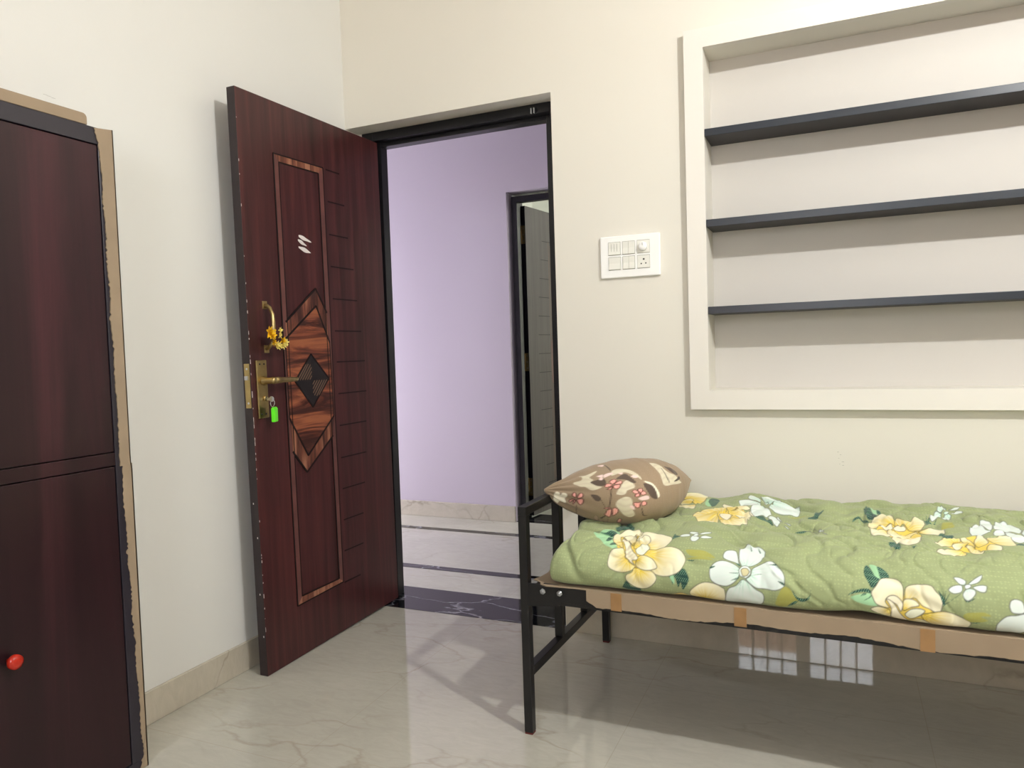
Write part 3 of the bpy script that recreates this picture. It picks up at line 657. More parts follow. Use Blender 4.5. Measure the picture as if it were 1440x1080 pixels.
MAT_PRINT = [
('m',(99,209,116,241,148,264,168,239,187,153,153,153,129,178),None),
('d',(90,243,129,233,148,260,160,229,131,227),None),
('d',(143,180,150,223,158,219,155,186),None),
('d',(160,159,168,184,177,166),None),
('d',(143,278,150,298,158,327,196,290,180,260,157,262),None),
('d',(334,84,354,94,362,102,374,104,386,86,385,74,371,53,366,72,359,59,351,82,345,65,340,78),None),
('m',(337,82,347,86,349,67),None),
('d',(206,37,221,63,233,47,254,45,254,27,230,29),None),
('z',(158,223,237,223,281,151,276,100,243,92,208,108),None),
('y',(151,221,157,233,179,260,204,280,228,260,237,225,221,213,226,162,206,194,185,227,175,221,201,153,185,159,163,182),(209,178)),
('y',(235,235,259,249,303,229,323,215,325,190,313,161,281,151,264,157,247,172,223,208,228,213),(255,155)),
('y',(255,147,286,155,325,166,352,161,369,145,374,127,369,106,356,92,332,82,308,80,293,84,284,92,272,115),(271,137)),
('y',(168,92,165,119,170,141,189,149,203,149,213,121,226,108,243,98,235,88,209,80,187,82),(223,114)),
('y',(243,96,284,92,301,78,298,65,282,49,265,41,248,43,233,51,218,65,220,78,235,86),(255,92)),
('y',(245,121,254,131,269,131,286,123,299,108,301,98,289,92,269,90,252,94,242,102),(245,119)),
('y',(180,229,201,253,223,217,223,208,226,159,209,192,187,225),(226,166)),
('y',(230,206,240,221,257,221,265,206,267,176,250,162,235,151,228,159),(233,159)),
('c',(177,221,191,221,211,186,226,149,247,125,245,115,233,112,242,100,218,114,208,135,204,155),None),
('b',(238,145,245,166,259,176,274,159,269,145,259,131,243,133),None),
('y',(322,22,342,31,364,41,381,33,395,22,362,22,332,22),(364,22)),
('y',(386,45,400,65,424,78,451,78,470,72,478,63,473,22,434,22,396,22),(425,22)),
('o',(371,159,395,162,420,162,448,143,420,143,386,143),None),
('o',(376,133,412,143,444,137,414,135),None),
('d',(376,129,395,131,390,127),None),
('d',(325,206,325,237,332,227,344,217,334,209),None),
('w',(342,221,351,231,368,229,371,217,351,213),None),
('w',(364,239,371,245,390,237,388,229,373,229),None),
('w',(393,229,405,243,422,253,420,243,403,229),None),
('w',(398,215,408,227,427,229,425,221,407,211),None),
('w',(373,208,378,221,393,217,398,209,391,194,379,194),None),
('w',(378,223,385,233,393,227,391,219,383,217),None),
('w',(466,153,470,168,480,176,495,178,502,166,507,139,512,127,495,137,471,145),(524,112)),
('w',(504,162,504,200,516,223,528,221,550,213,565,200,567,186,562,153,546,133,531,125,517,123,507,143),(524,112)),
('w',(519,94,533,90,553,74,568,67,572,55,567,35,555,22,534,22,502,22,476,22,478,53,487,72,504,80),(524,112)),
('w',(436,98,437,112,446,129,461,139,480,139,505,125,514,114,512,100,504,88,490,78,476,74,456,76,441,84),(524,112)),
('w',(541,121,558,137,577,149,589,149,604,133,618,114,621,98,618,86,597,76,573,76,553,76,534,88,528,96,538,104),(524,112)),
('d',(436,114,446,119,449,117,439,110),None),
('d',(604,98,618,96,618,90),None),
('d',(528,217,533,200,531,198),None),
('d',(488,106,507,108,507,106),None),
('d',(493,90,511,98,509,94),None),
('d',(543,104,563,108,560,106),None),
('d',(509,133,512,123,500,133),None),
('d',(548,208,555,196,553,192),None),
('d',(580,137,594,141,599,137),None),
('d',(511,80,516,88,517,88),None),
('w',(539,112,539,106,534,100,528,96,521,98,514,100,511,106,509,114,512,121,517,127,524,129,531,127,538,119),None),
('k',(536,112,534,106,531,102,524,100,519,102,516,108,514,114,517,119,522,121,528,121,533,117),None),
('o',(614,84,631,86,642,70,655,63,636,47,613,31,597,43),None),
('d',(638,82,648,69,665,65,676,72,679,84,676,67,664,57,652,59,643,69),None),
('d',(626,39,638,55,650,59,642,49),None),
('m',(767,78,810,90,822,63,790,63),None),
('m',(807,176,824,166,832,145,832,123,819,129),None),
('d',(795,139,800,174,807,164,819,133,832,123,825,110,812,102,805,112),None),
('d',(824,166,839,157,849,133,832,125,827,143),None),
('d',(761,82,776,94,800,100,812,94,810,90,793,92,776,88),None),
('d',(788,82,795,90,800,88),None),
('d',(795,72,807,82,812,88,808,80),None),
('z',(837,86,878,90,917,86,936,61,919,22,887,22,853,22,841,57),None),
('y',(810,94,820,108,832,127,853,131,870,125,878,108,878,82,876,65,861,80,847,82,841,74,849,59,822,65,812,82),(876,57)),
('y',(880,102,888,115,909,121,933,121,944,108,956,94,956,80,951,63,941,63,927,69,914,74,900,86,881,78),(880,67)),
('y',(912,53,933,63,960,69,978,65,999,57,1011,47,1004,22,987,22,961,22,934,22),(919,57)),
('y',(808,49,822,61,841,59,851,51,851,27,830,33),(851,51)),
('y',(878,82,900,84,910,74,893,67,876,59),(876,65)),
('c',(849,88,864,88,876,76,876,65,871,55,861,70,841,78),None),
('c',(841,80,851,78,861,69,870,53,883,35,887,22,868,22,851,31,851,59),None),
('y',(885,29,904,43,921,39,934,22,910,22,887,22),(885,41)),
('b',(880,53,892,65,909,69,921,65,912,53,893,39,883,43),None),
('d',(948,110,956,100,956,115,958,96,963,112,960,92,970,106,961,84,994,110,992,108,961,82,956,82),None),
('w',(980,149,990,151,1004,141,1001,129,989,131),(1006,125)),
('w',(1007,133,1019,147,1036,161,1036,151,1028,139,1013,131),(1006,125)),
('w',(1016,127,1031,133,1043,131,1040,117,1030,115,1018,121),(1006,125)),
('w',(967,114,977,125,994,129,997,119,992,110,977,106),(1006,125)),
('d',(997,98,1002,92,1011,96,1018,102,1006,98),None),
('w',(995,108,1004,121,1018,121,1021,112,1013,100,1004,94,997,98),(1006,125)),
('w',(999,125,1002,131,1011,133,1014,127,1009,121,1002,119),None),
('w',(1057,43,1060,57,1075,72,1094,76,1113,78,1116,45,1094,22,1062,22),None),
('w',(1082,88,1084,102,1094,108,1106,104,1111,94,1110,80,1089,78),None),
('o',(1001,70,1019,74,1035,76,1047,70,1028,67,1041,59,1009,51,995,61),None),
('d',(1009,49,1026,53,1019,49),None),
('d',(223,501,228,540,250,556,260,534,235,513),None),
('y',(228,597,240,695,254,760,293,785,317,783,330,673,325,623,310,599,294,613,269,624,262,562),(281,630)),
('y',(231,562,262,562,293,558,310,595,320,546,313,531,288,534,267,540),(288,593)),
('y',(262,605,279,634,298,632,293,581,274,562),(288,605)),
('m',(334,634,337,679,357,605,349,589),None),
('d',(340,662,344,713,369,701,371,626,362,603,347,636),None),
('d',(310,785,327,779,317,783),None),
('z',(368,525,417,542,470,544,476,419,424,411),None),
('y',(390,619,395,634,425,607,476,574,483,566,470,554,436,538,420,536,398,597),(415,534)),
('y',(327,466,330,515,345,538,385,595,407,576,417,532,403,495,402,466,412,429,412,352,385,356,340,444),(408,493)),
('y',(422,525,436,538,466,544,488,529,495,487,483,448,470,435,441,482),(424,511)),
('y',(414,421,431,423,446,442,470,435,490,484,495,452,492,380,458,392,434,382),(427,444)),
('c',(405,470,420,489,441,478,439,417,420,433),None),
('c',(485,534,504,554,533,576,536,548,507,491,492,499),None),
('w',(461,683,466,763,487,738,504,660,487,664),(519,671)),
('w',(437,666,461,671,493,658,505,640,480,579,442,630),(519,671)),
('w',(488,769,524,752,543,742,558,728,538,666,512,679),(519,671)),
('w',(533,599,538,662,551,728,587,695,611,683,619,668,623,581,597,577,565,572,548,576),(519,671)),
('w',(483,568,509,634,526,599,543,570,543,548,507,485),(519,671)),
('w',(539,521,546,536,563,529,577,493,573,458,560,470),(519,671)),
('w',(563,529,567,542,580,503,579,497),(519,671)),
('w',(584,493,601,478,608,472,601,470),(519,671)),
('w',(589,466,594,466,606,456,597,456),(519,671)),
('w',(514,654,519,677,526,669,524,634),(519,671)),
('d',(507,487,519,495,534,511,560,466,538,476,524,476),None),
('d',(648,552,664,568,665,609,676,597,689,611,677,562,659,509),None),
('d',(621,440,638,444,657,446,642,435),None),
('w',(640,444,662,444,679,419,667,440),None),
('w',(659,450,672,442,679,431,669,444),None),
('w',(682,425,691,415,699,380,691,390),None),
('w',(693,378,708,362,701,364),None),
('o',(589,568,643,574,619,568),None),
('m',(815,748,834,664,830,581,822,626),None),
('d',(798,664,805,769,817,666,827,609,832,581,815,579,805,593),None),
('d',(832,724,849,593,836,583),None),
('m',(784,593,805,482,786,581),None),
('d',(767,581,776,609,786,603,810,572,805,568,784,595),None),
('z',(825,472,875,531,926,525,931,493,900,415,866,388),None),
('y',(931,507,948,513,967,523,989,519,994,482,989,474,968,487,950,497),(924,505)),
('y',(807,536,813,435,834,450,853,452,871,435,858,395,832,384,813,399),(878,503)),
('y',(807,476,820,577,834,585,858,615,875,574,878,534,875,511,863,519,837,480,830,454,810,462),(878,503)),
('y',(878,568,902,554,917,564,936,611,948,585,951,538,941,511,927,509,909,515,902,531,893,540,875,511),(893,515)),
('y',(853,452,873,491,883,456,904,501,931,505,904,448,873,397),(878,503)),
('y',(863,392,881,427,904,448,917,495,931,503,939,480,927,331,916,292,893,298,878,317,866,362),(905,487)),
('c',(837,480,863,519,870,507,868,489,849,454),None),
('c',(871,505,893,536,904,523,893,507,876,491),None),
('d',(854,329,868,343,880,307,876,260,866,280),None),
('d',(898,280,914,280,907,253),None),
('d',(978,478,992,470,999,395,980,364),None),
('d',(951,624,955,583,961,636,961,611,970,636,963,579,985,619,956,538,953,548),None),
('w',(992,707,1006,781,1018,777,1021,765,1006,709,994,703),(1016,709)),
('w',(1026,761,1038,760,1058,785,1053,750,1038,748),(1016,709)),
('w',(1028,713,1041,742,1057,738,1060,720,1047,724),(1016,709)),
('w',(999,644,1011,701,1028,705,1028,697,1013,634,1002,624),(1016,709)),
('w',(968,638,984,697,1001,703,1004,701,989,630,972,609),(1016,709)),
('w',(1009,707,1016,718,1026,722,1021,705,1013,701),(1016,709)),
('o',(989,536,1011,621,1019,527,997,525),None),
('z',(973,331,1019,380,1064,388,1086,325,1053,303,1013,323),None),
('w',(1084,585,1089,591,1099,585,1111,570,1103,501,1089,501,1082,534),None),
('w',(1048,480,1060,534,1081,564,1087,501,1099,493,1075,440,1060,388,1050,409,1047,446),None),
('w',(1106,509,1120,583,1135,593,1150,583,1169,521,1159,470,1144,493,1123,505),None),
('w',(1104,491,1128,507,1125,460,1101,437),None),
('w',(1130,497,1145,480,1161,421,1154,376,1138,356,1125,392),None),
('w',(1161,468,1176,509,1164,429),None),
('y',(1074,386,1098,390,1123,448,1130,345,1125,319,1096,321,1079,348),(1057,333)),
('y',(1018,397,1038,374,1045,333,1031,345,1019,366),(1030,348)),
('y',(955,321,975,360,995,392,1013,393,1018,368,1002,358,995,335,975,321),(1009,354)),
('y',(955,264,970,298,989,317,1009,325,1024,313,1019,296,1002,292,973,247),(1021,329)),
('y',(995,343,1009,360,1033,358,1026,346,1009,325,999,325),(1030,348)),
('y',(1065,313,1075,335,1089,325,1098,309,1089,274,1077,300),(1055,325)),
('y',(1045,366,1064,409,1075,350,1060,331,1047,333),(1041,335)),
('y',(1026,346,1035,346,1043,335,1053,303,1064,311,1055,292,1040,301,1030,317),(1053,329)),
('d',(1128,329,1142,354,1149,339,1144,327),None),
('d',(978,476,990,468,1006,407,982,368),None),
]
PIL_PRINT = [
('B',(85,109,98,109,130,147,119,121,103,95,108,82,102,70,108,53,120,48,105,32,95,30,85,41,74,41,65,60,83,77,88,95),None),
('C',(22,-53,20,-10,24,2,30,1,32,-7,36,1,44,1,46,-8,43,-19,44,-29,32,-40),None),
('C',(228,80,248,71,260,46,268,15,260,5,254,29,248,54),None),
('B',(151,21,163,56,181,85,195,78,198,55,186,45,166,32),None),
('B',(148,-22,151,-5,168,11,183,8,187,-8,190,-39,198,-65,189,-78,172,-67,156,-39),None),
('B',(162,141,180,155,203,148,219,119,224,88,211,107,194,129,174,124,153,112),None),
('B',(283,176,310,157,321,110,345,84,364,53,370,42,328,47,291,51,286,74,288,109),None),
('B',(151,21,157,44,180,78,172,26),None),
('T',(99,66,112,79,128,90,134,81,127,57,111,52),None),
('T',(94,8,107,10,115,-2,111,-11,102,-9),None),
('T',(159,93,187,121,197,103,205,78,195,74,180,90),None),
('T',(224,69,249,58,260,5,243,6,231,32),None),
('T',(324,137,355,113,366,82,346,87),None),
('P',(55,0,61,11,65,8,64,-8,57,-5),None),
('P',(66,-3,73,11,79,10,78,-3,68,-10),None),
('P',(66,-14,78,-8,81,-22,76,-33,70,-30),None),
('P',(58,-30,62,-15,66,-20,61,-31),None),
('P',(50,-24,59,-12,63,-15,55,-27),None),
('P',(126,52,132,66,144,66,144,58,131,47),None),
('P',(140,77,151,91,160,86,150,68,144,66),None),
('P',(153,74,169,86,169,70,151,65),None),
('P',(145,59,162,66,160,50,148,44),None),
('P',(130,40,144,56,141,40,132,38),None),
('P',(127,-61,131,-42,140,-41,142,-69,140,-81,128,-71),None),
('P',(140,-37,151,-33,156,-50,145,-72),None),
('P',(123,-36,135,-31,137,-37,126,-41),None),
('P',(162,-110,162,-88,171,-94,174,-114,171,-130),None),
('G',(111,-105,109,-77,117,-86,123,-120),None),
('G',(123,-112,132,-114,140,-139,135,-156),None),
('G',(130,-153,134,-155,135,-157),None),
('G',(113,-140,120,-127,123,-153),None),
('Q',(120,105,135,117,130,98,121,102),None),
('Q',(138,116,154,130,160,125,144,107,134,98),None),
('Q',(123,93,131,98,127,84,121,83),None),
('Q',(147,196,163,202,153,183),None),
('P',(189,38,198,43,206,33,203,25,192,27),None),
('P',(203,45,217,49,216,33,208,30),None),
('P',(209,30,220,38,228,25,214,19),None),
('P',(194,21,206,29,208,17,197,11),None),
('P',(189,-12,197,-8,201,-9,209,-6,209,-17,205,-32,195,-29),None),
('P',(211,-8,220,-3,227,-12,224,-21,212,-23),None),
('Q',(203,6,214,14,230,16,233,3,212,-1),None),
('Q',(200,108,212,114,217,102,206,98),None),
('Q',(172,125,184,129,180,119),None),
('Q',(181,-24,190,-23,195,-39,187,-35),None),
('L',(138,38,140,38,134,-32,132,-32),None),
('L',(115,-7,115,-6,124,-29,124,-31),None),
('L',(67,-45,68,-43,82,-134,87,-140,105,-128,105,-129,85,-139,81,-133),None),
('L',(137,-84,137,-83,145,-127,145,-130),None),
('L',(123,-92,128,-74,130,-78,126,-99),None),
('L',(162,194,165,197,162,151,159,148),None),
('L',(308,128,310,125,311,75,308,74),None),
('L',(313,87,314,61,311,61),None),
('L',(336,61,368,71,367,59,337,57),None),
('L',(212,-35,214,-36,222,-67,235,-71,220,-71),None),
]

# ------------------------------------------------------------------ bed frame
bed = empty('bed_frame', tuple(BED_O), (0, 0, BED_A))
tag(bed, 'black iron cot frame standing along the wall under the niche', 'bed')
T = .0255; BW = .745; BL = 1.83
I = M['iron']
def post(x, y, z0, z1, name='post', foot=True):
    mb = MB(); mb.box((x, y, z0+(.006 if foot else 0)), (x+T, y+T, z1), I)
    if foot: mb.box((x+.0005, y+.0005, z0), (x+T-.0005, y+T-.0005, z0+.006), M['rust'])
    return mb.build(name, bed, bevel=.0015)
for x in (0, BL-T):
    post(x, 0, 0, .640, 'corner_post'); post(x, BW-T, 0, .640, 'corner_post')
    mb = MB(); mb.box((x, 0, .640), (x+T, BW, .6655), I); mb.build('top_rail', bed, bevel=.0015)
    mb = MB(); mb.box((x, T, .168), (x+T, BW-T, .195), I); mb.build('lower_rail', bed, bevel=.0015)
    for y in (.252, .490): post(x, y, .195, .640, 'middle_post', False)
for y0, y1, dy in ((.002, .007, 1), (BW-.007, BW-.002, -1)):
    mb = MB(); mb.box((T+.06, y0, .392), (BL-T-.06, y1, .446), I)
    if dy > 0: mb.box((T+.06, y0, .441), (BL-T-.06, y0+.045, .446), I)
    else: mb.box((T+.06, y1-.045, .441), (BL-T-.06, y1, .446), I)
    mb.build('side_rail', bed, bevel=.001)
for y0 in (-.0005, BW-.0045):
    for x0, sg in ((T, 1), (BL-T, -1)):
        mb = MB(); pts = [(x0, .380), (x0+sg*.094, .390), (x0+sg*.098, .402), (x0+sg*.19, .402), (x0+sg*.19, .447), (x0+sg*.095, .450), (x0+sg*.05, .452), (x0+sg*.044, .448), (x0, .447)]
        mb.prism(pts, 'y', y0, y0+.005, I); br = mb.build('bracket', bed, bevel=.0008)
        for bx in (.046, .097):
            mb = MB(); yy, ax = (y0, -1) if y0 < .1 else (y0+.005, 1)
            mb.lathe([(.0085, 0), (.0085, .0035)], (x0+sg*bx, yy, .428), (0, ax, 0), M['steel'], 6); mb.lathe([(.0045, 0), (.004, .003)], (x0+sg*bx, yy+ax*.0035, .428), (0, ax, 0), M['steel'], 12)
            o = mb.build('bolt', br); o['label'] = 'bright zinc bolt'
mb = MB(); mb.box((.04, .012, .4302), (BL-.04, BW-.012, .4405), M['board']); o = mb.build('base_board', bed); o['label'] = 'dark plywood base'

# cardboard sheet over the base, its front flap folded down
cs = empty('cardboard_sheet', tuple(BED_O), (0, 0, BED_A))
tag(cs, 'brown cardboard sheet over the bed base with its taped front flap folded down', 'cardboard')
mb = MB(); rs = random.Random(5)
top = [(.030, .195), (.045, .105), (.040, .06), (.030, .030), (.058, .014), (.066, -.004), (.085, -.013), (.12, -.010), (.17, -.006), (.215, -.008), (1.80, -.010), (1.80, .72), (.040, .72)]
mb.prism(top, 'z', .4472, .4500, M['card'])
low = [(.206, .452)]
n = 170
for i in range(n+1):
    x = .206+(1.80-.206)*i/n
    z = .4065+.0045*math.sin(x*9+1)+.003*math.sin(x*23)+rs.gauss(0, .0006)+(.016*max(0, 1-(x-.206)/.03))
    low.append((x, z))
mb.prism(low+[(1.80, .452)], 'y', -.0135, -.0105, M['card'])
sheet = mb.build('sheet', cs)
for x in (.292, .615, 1.026):
    mb = MB(); mb.box((x-.016, -.0148, .4025-.004*(x > .8)), (x+.014, -.0137, .4505), M['tape'])
    mb.build('tape', cs)

# ------------------------------------------------------------------ cloth with printed flowers
def catmull(p, sub=6):
    n = len(p); out = []
    for i in range(n):
        a, b, c, d = p[i-1], p[i], p[(i+1) % n], p[(i+2) % n]
        for k in range(sub):
            t = k/sub
            out.append(.5*(2*b+(c-a)*t+(2*a-5*b+4*c-d)*t*t+(3*b-a-3*c+d)*t**3))
    return np.array(out)
PAL = {k: np.array(lin(v)[:3]) for k, v in dict(z='dcc25a', y='e6e2c4', c='e9e3c8', w='d8e3dd', d='23463f', m='9ccb9f', o='a3a045', b='e3e6cf', k='c6bf95', B='d3ccb2', C='e9e3cc', T='574a40', P='efb0a4', Q='e6cdc6', G='a98f7c', L='3f332c').items()}
DEEP = np.array(lin('d3b722')[:3]); MINT = np.array(lin('a9d9c0')[:3]); INK = np.array(lin('2c2a22')[:3]); PINK = np.array(lin('b8443e')[:3]); DARKINK = np.array(lin('4a1f1c')[:3])
def paint(S, Tt, prints, base):
    shp = S.shape; s, t = S.ravel(), Tt.ravel(); col = np.tile(base, (s.size, 1)); mask = np.zeros(s.size)
    for code, pts, foc in prints:
        p = catmull(np.array(pts, float).reshape(-1, 2)/1000); lo, hi = p.min(0)-.004, p.max(0)+.004
        ix = np.nonzero((s > lo[0]) & (s < hi[0]) & (t > lo[1]) & (t < hi[1]))[0]
        if not ix.size: continue
        x, y = s[ix], t[ix]; ins = np.zeros(ix.size, bool); dist = np.full(ix.size, 9.)
        for i in range(len(p)):
            (x0, y0), (x1, y1) = p[i-1], p[i]
            if y0 != y1: ins ^= ((y0 > y) != (y1 > y)) & (x < (x1-x0)*(y-y0)/(y1-y0)+x0)
            dx, dy = x1-x0, y1-y0; k = np.clip(((x-x0)*dx+(y-y0)*dy)/(dx*dx+dy*dy+1e-12), 0, 1)
            dist = np.minimum(dist, np.hypot(x-x0-k*dx, y-y0-k*dy))
        sd = np.where(ins, dist, -dist); a = np.clip(.5+sd/.0024, 0, 1)
        c = np.tile(PAL[code], (ix.size, 1))
        cen = p.mean(0); size = max(1e-3, np.hypot(*(p-cen).T).max())
        if foc is not None:
            r = np.hypot(x-foc[0]/1000, y-foc[1]/1000); ang = np.arctan2(y-foc[1]/1000, x-foc[0]/1000)
            st = .5+.5*np.sin(ang*23+np.sin(ang*7)*2)
            if code == 'y':
                k = np.clip(1.22-r/(size*1.0), 0, 1)**1.3*(.65+.35*st); c = c*(1-k[:, None])+DEEP*k[:, None]
            else:
                k = np.clip(.95-r/(size*.9), 0, 1)*(.5+.5*st)*.8+.30*st**4*np.clip(1.2-r/(size*1.3), .25, 1); c = c*(1-k[:, None])+MINT*k[:, None]
                k = np.clip((st-.93)/.07, 0, 1)*np.clip(1-r/(size*.75), 0, 1)*.75*(size > .02); c = c*(1-k[:, None])+PAL['d']*k[:, None]
        elif code == 'P':
            k = np.clip(1-np.hypot(x-cen[0], y-cen[1])/size*1.2, 0, 1)*.0+.25*(np.sin(x*900)*.5+.5); c = c*(1-k[:, None])+PINK*k[:, None]*1.2
        elif code == 'B':
            k = .22*(.5+.5*np.sin(y*260+np.sin(x*120)*1.5))**2; c = c*(1-k[:, None])+PAL['G']*k[:, None]
        elif code == 'o':
            a = a*.75
        elif code == 'm': a = a*.9
        elif code == 'd':
            st = np.clip(np.sin((x*.8-y*.6)*1500+np.sin(y*400))-.72, 0, 1)*2.2; c = c*(1-st[:, None])+PAL['m']*st[:, None]
        if code in 'ycwbkP':
            ink = DARKINK if code == 'P' else INK
            k = np.clip((1.4 if code != 'P' else 1.6)-dist/.0022, 0, 1)*(.85 if code != 'P' else .95); c = c*(1-k[:, None])+ink*k[:, None]
        elif code in 'TG':
            k = np.clip(1.1-dist/.0015, 0, 1)*.8; c = c*(1-k[:, None])+PAL['L']*k[:, None]
        col[ix] = col[ix]*(1-a[:, None])+c*a[:, None]; mask[ix] = np.maximum(mask[ix], a)
    return col, mask
def cloth_object(name, s, t, P, col, mask, mat, close_ends=True, wrap=False):
    ns, nt = s.shape; n = ns*nt
    i = np.arange(n).reshape(ns, nt)
    q = np.stack([i[:-1, :-1], i[1:, :-1], i[1:, 1:], i[:-1, 1:]], -1).reshape(-1, 4)
    v = P.reshape(-1, 3); faces = q.tolist()
    if close_ends:
        faces += [i[0, :].tolist(), i[-1, ::-1].tolist()]
    if not wrap:   # underside between the two long edges
        faces += [[i[k, 0], i[k, -1], i[k+1, -1], i[k+1, 0]] for k in range(ns-1)]
    me = bpy.data.meshes.new(name); me.from_pydata(v.tolist(), [], [[int(b) for b in f] for f in faces]); me.materials.append(mat)
    at = me.attributes.new('print', 'FLOAT_COLOR', 'POINT'); at.data.foreach_set('color', np.c_[col, mask].astype(np.float32).ravel())
    me.polygons.foreach_set('use_smooth', np.ones(len(me.polygons), bool))
    bm = bmesh.new(); bm.from_mesh(me); bmesh.ops.recalc_face_normals(bm, faces=bm.faces)
    bm.to_mesh(me); bm.free()
    o = bpy.data.objects.new(name, me); COL.objects.link(o)
    return o
def cloth_mat(name, dots, dotcol, rough=.8):
    k = N(name); at = k.n('ShaderNodeAttribute', attribute_name='print', attribute_type='GEOMETRY')
    v = k.coord()
    vo = k.n('ShaderNodeTexVoronoi'); vo.inputs['Scale'].default_value = dots; vo.inputs['Randomness'].default_value = .35; k.l(v, vo.inputs['Vector'])
    d = k.ramp(vo.outputs['Distance'], [(.18, (1, 1, 1, 1)), (.42, (0, 0, 0, 1))])
    s = k.n('ShaderNodeRGBToBW'); k.l(d, s.inputs[0])
    inv = k.n('ShaderNodeMath', operation='SUBTRACT'); inv.inputs[0].default_value = 1; k.l(at.outputs['Alpha'], inv.inputs[1])
    mu = k.n('ShaderNodeMath', operation='MULTIPLY'); k.l(s.outputs[0], mu.inputs[0]); k.l(inv.outputs[0], mu.inputs[1])
    m2 = k.n('ShaderNodeMath', operation='MULTIPLY'); m2.inputs[1].default_value = .34; k.l(mu.outputs[0], m2.inputs[0])
    col = k.mix(m2.outputs[0], at.outputs['Color'], lin(dotcol))
    w = k.n('ShaderNodeTexWave', wave_type='BANDS'); w.inputs['Scale'].default_value = 260; w.inputs['Distortion'].default_value = 2; k.l(v, w.inputs['Vector'])
    k.bump(w.outputs['Fac'], .12, .001)
    m = k.out(col, rough, .25)
    k.b.inputs['Sheen Weight'].default_value = .15
    return m
s, t, P = mattress_grid(960, 600)
extra = [(c, tuple(v+(830 if j % 2 == 0 else 0) for j, v in enumerate(pts)), None if f is None else (f[0]+830, f[1])) for c, pts, f in MAT_PRINT if 480 < min(pts[::2]) and max(pts[::2])+830 < 1690]
base = np.array(lin('929d72')[:3])
col, mask = paint(s, t, MAT_PRINT+extra, base)
mt = cloth_object('mattress', s, t, P, col, mask, cloth_mat('green floral cotton', 130, 'b2be8c'))
mt.location = tuple(BED_O); mt.rotation_euler = (0, 0, BED_A)
tag(mt, 'thin mattress in green cotton printed with large yellow and white flowers', 'mattress')
s, t, P = pillow_grid(260, 420)
col, mask = paint(s, t, PIL_PRINT, np.array(lin('95826a')[:3]))
PO_ = (PIL_A+PIL_B)/2
pl = cloth_object('pillow', s, t, P-PO_, col, mask, cloth_mat('taupe floral cotton', 160, 'a08c74'), True, True)
pl.location = tuple(PO_)
tag(pl, 'plump taupe pillow printed with pink flowers, on the end of the bed', 'pillow')

# small marks on the walls
mb = MB()
for (z, y) in ((1.8465, -1.357), (1.8455, -1.346), (1.844, -1.334)): mb.box((0, y, z-.0004), (.0006, y+.011, z+.0004), M['gap'])
o = mb.build('wall_scratch'); tag(o, 'fine scratch on the left wall above the cabinet', 'scratch', kind='structure')
mb = MB(); rs = random.Random(9)
for (x, z) in ((1.952, .735), (1.960, .726), (1.955, .714), (1.966, .702), (1.958, .694), (1.967, .690)): mb.box((x, -.0005, z), (x+rs.uniform(.003, .008), 0, z+.0012), M['gap'])
o = mb.build('wall_chip'); tag(o, 'tiny grey chips in the paint above the bed', 'scratch', kind='structure')

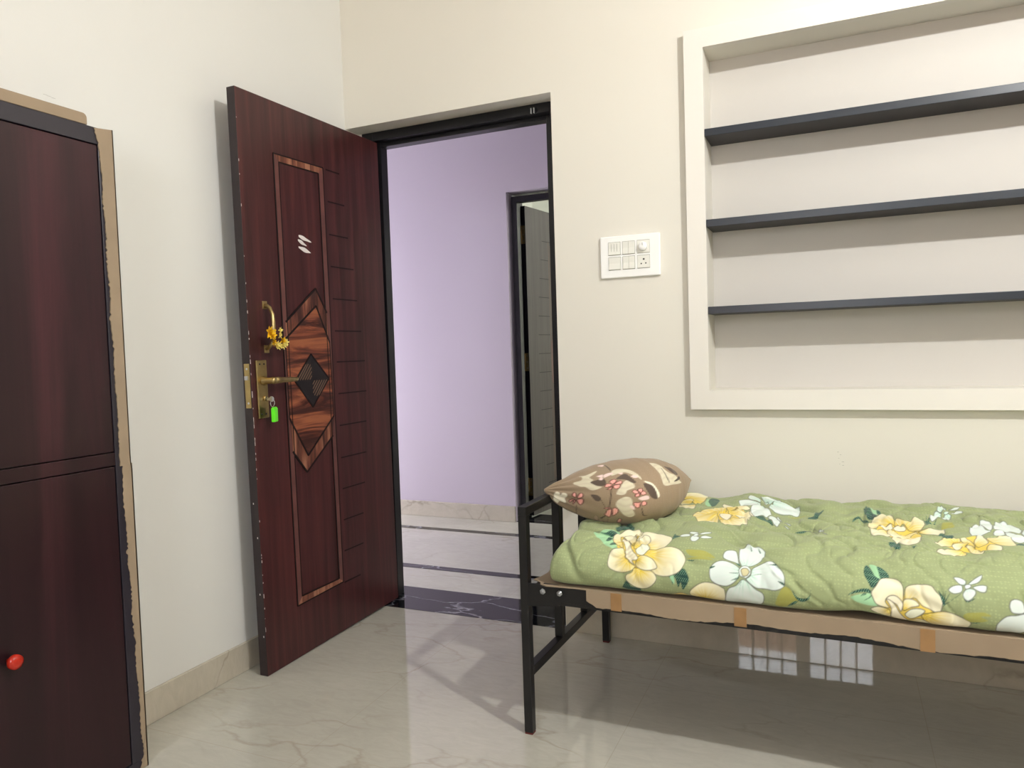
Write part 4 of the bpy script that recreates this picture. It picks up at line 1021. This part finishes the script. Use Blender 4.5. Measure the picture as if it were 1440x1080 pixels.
# ------------------------------------------------------------------ window behind the camera, and what lies outside
win = empty('window_1', (1.65, YR-.075, 1.12))
struct(win, 'grilled casement window in the rear wall', 'window')
wx0, wx1, wz1 = WIN[0]-1.65, WIN[1]-1.65, WIN[3]-1.12
mb = MB()
for lo, hi in (((wx0, -.03, 0), (wx0+.05, .03, wz1)), ((wx1-.05, -.03, 0), (wx1, .03, wz1)), ((wx0+.05, -.03, 0), (wx1-.05, .03, .05)), ((wx0+.05, -.03, wz1-.05), (wx1-.05, .03, wz1)), ((-.055, -.03, .05), (.055, .03, wz1-.05))): mb.box(lo, hi, M['white'])
mb.build('window_frame', win, bevel=.002)
mb = MB()
for a, b in ((wx0+.05, -.055), (.055, wx1-.05)):
    for k in range(1, 4): x = a+(b-a)*k/4; mb.box((x-.009, -.012, .05), (x+.009, 0, wz1-.05), M['bars'])
    for z in (.30, .56, .82, 1.06): mb.box((a, -.006, z-.008), (b, .006, z+.008), M['bars'])
mb.build('window_grille', win)
mb = MB(); mb.box((-3, -6.2, -.1), (1.62, -6.05, 2.40), M['brick'])
o = mb.build('wall_outside'); struct(o, 'brown compound wall outside the window', 'wall')
mb = MB(); mb.box((-6, -16, -.2), (9, YR-.15, -.1), M['brick'])
o = mb.build('ground_outside'); struct(o, 'bare ground outside the window', 'ground')

# ------------------------------------------------------------------ light
w = bpy.data.worlds.new('sky'); SC.world = w; w.use_nodes = True
bg = w.node_tree.nodes['Background']; bg.inputs['Color'].default_value = (.92, .95, 1, 1); bg.inputs['Strength'].default_value = 17.0
def lamp(name, kind, loc, energy, color, **kw):
    d = bpy.data.lights.new(name, kind); d.energy = energy; d.color = color
    for k, v in kw.items(): setattr(d, k, v)
    o = bpy.data.objects.new(name, d); COL.objects.link(o); o.location = loc
    return o
lamp('room_bulb', 'POINT', (3.0, -1.76, 2.65), 160.0, (1, .988, .97), shadow_soft_size=.032)
o = lamp('passage_portal', 'AREA', (-2.86, 1.0, 1.025), 1, (1, 1, 1), shape='RECTANGLE', size=2.05, size_y=1.04)
o.rotation_euler = (0, math.radians(-90), 0); o.data.cycles.is_portal = True
lamp('far_room_fill', 'POINT', (2.9, 3.0, 2.6), 110.0, (1, .98, .95), shadow_soft_size=.05)  # added fill lamp, no source seen; brightens the far room's walls
o = lamp('window_portal', 'AREA', (1.65, YR-.16, 1.72), 1, (1, 1, 1), shape='RECTANGLE', size=1.18, size_y=1.2)
o.rotation_euler = (math.radians(90), 0, 0); o.data.cycles.is_portal = True

SC.view_settings.view_transform = 'Standard'; SC.view_settings.look = 'None'; SC.view_settings.gamma = 1
SC.view_settings.use_curve_mapping = False; SC.view_settings.exposure = 0.0
SC.cycles.max_bounces = 10; SC.cycles.diffuse_bounces = 6; SC.cycles.glossy_bounces = 5
SC.cycles.sample_clamp_indirect = 6.0; SC.cycles.caustics_reflective = False; SC.cycles.caustics_refractive = False
SC.cycles.use_denoising = True
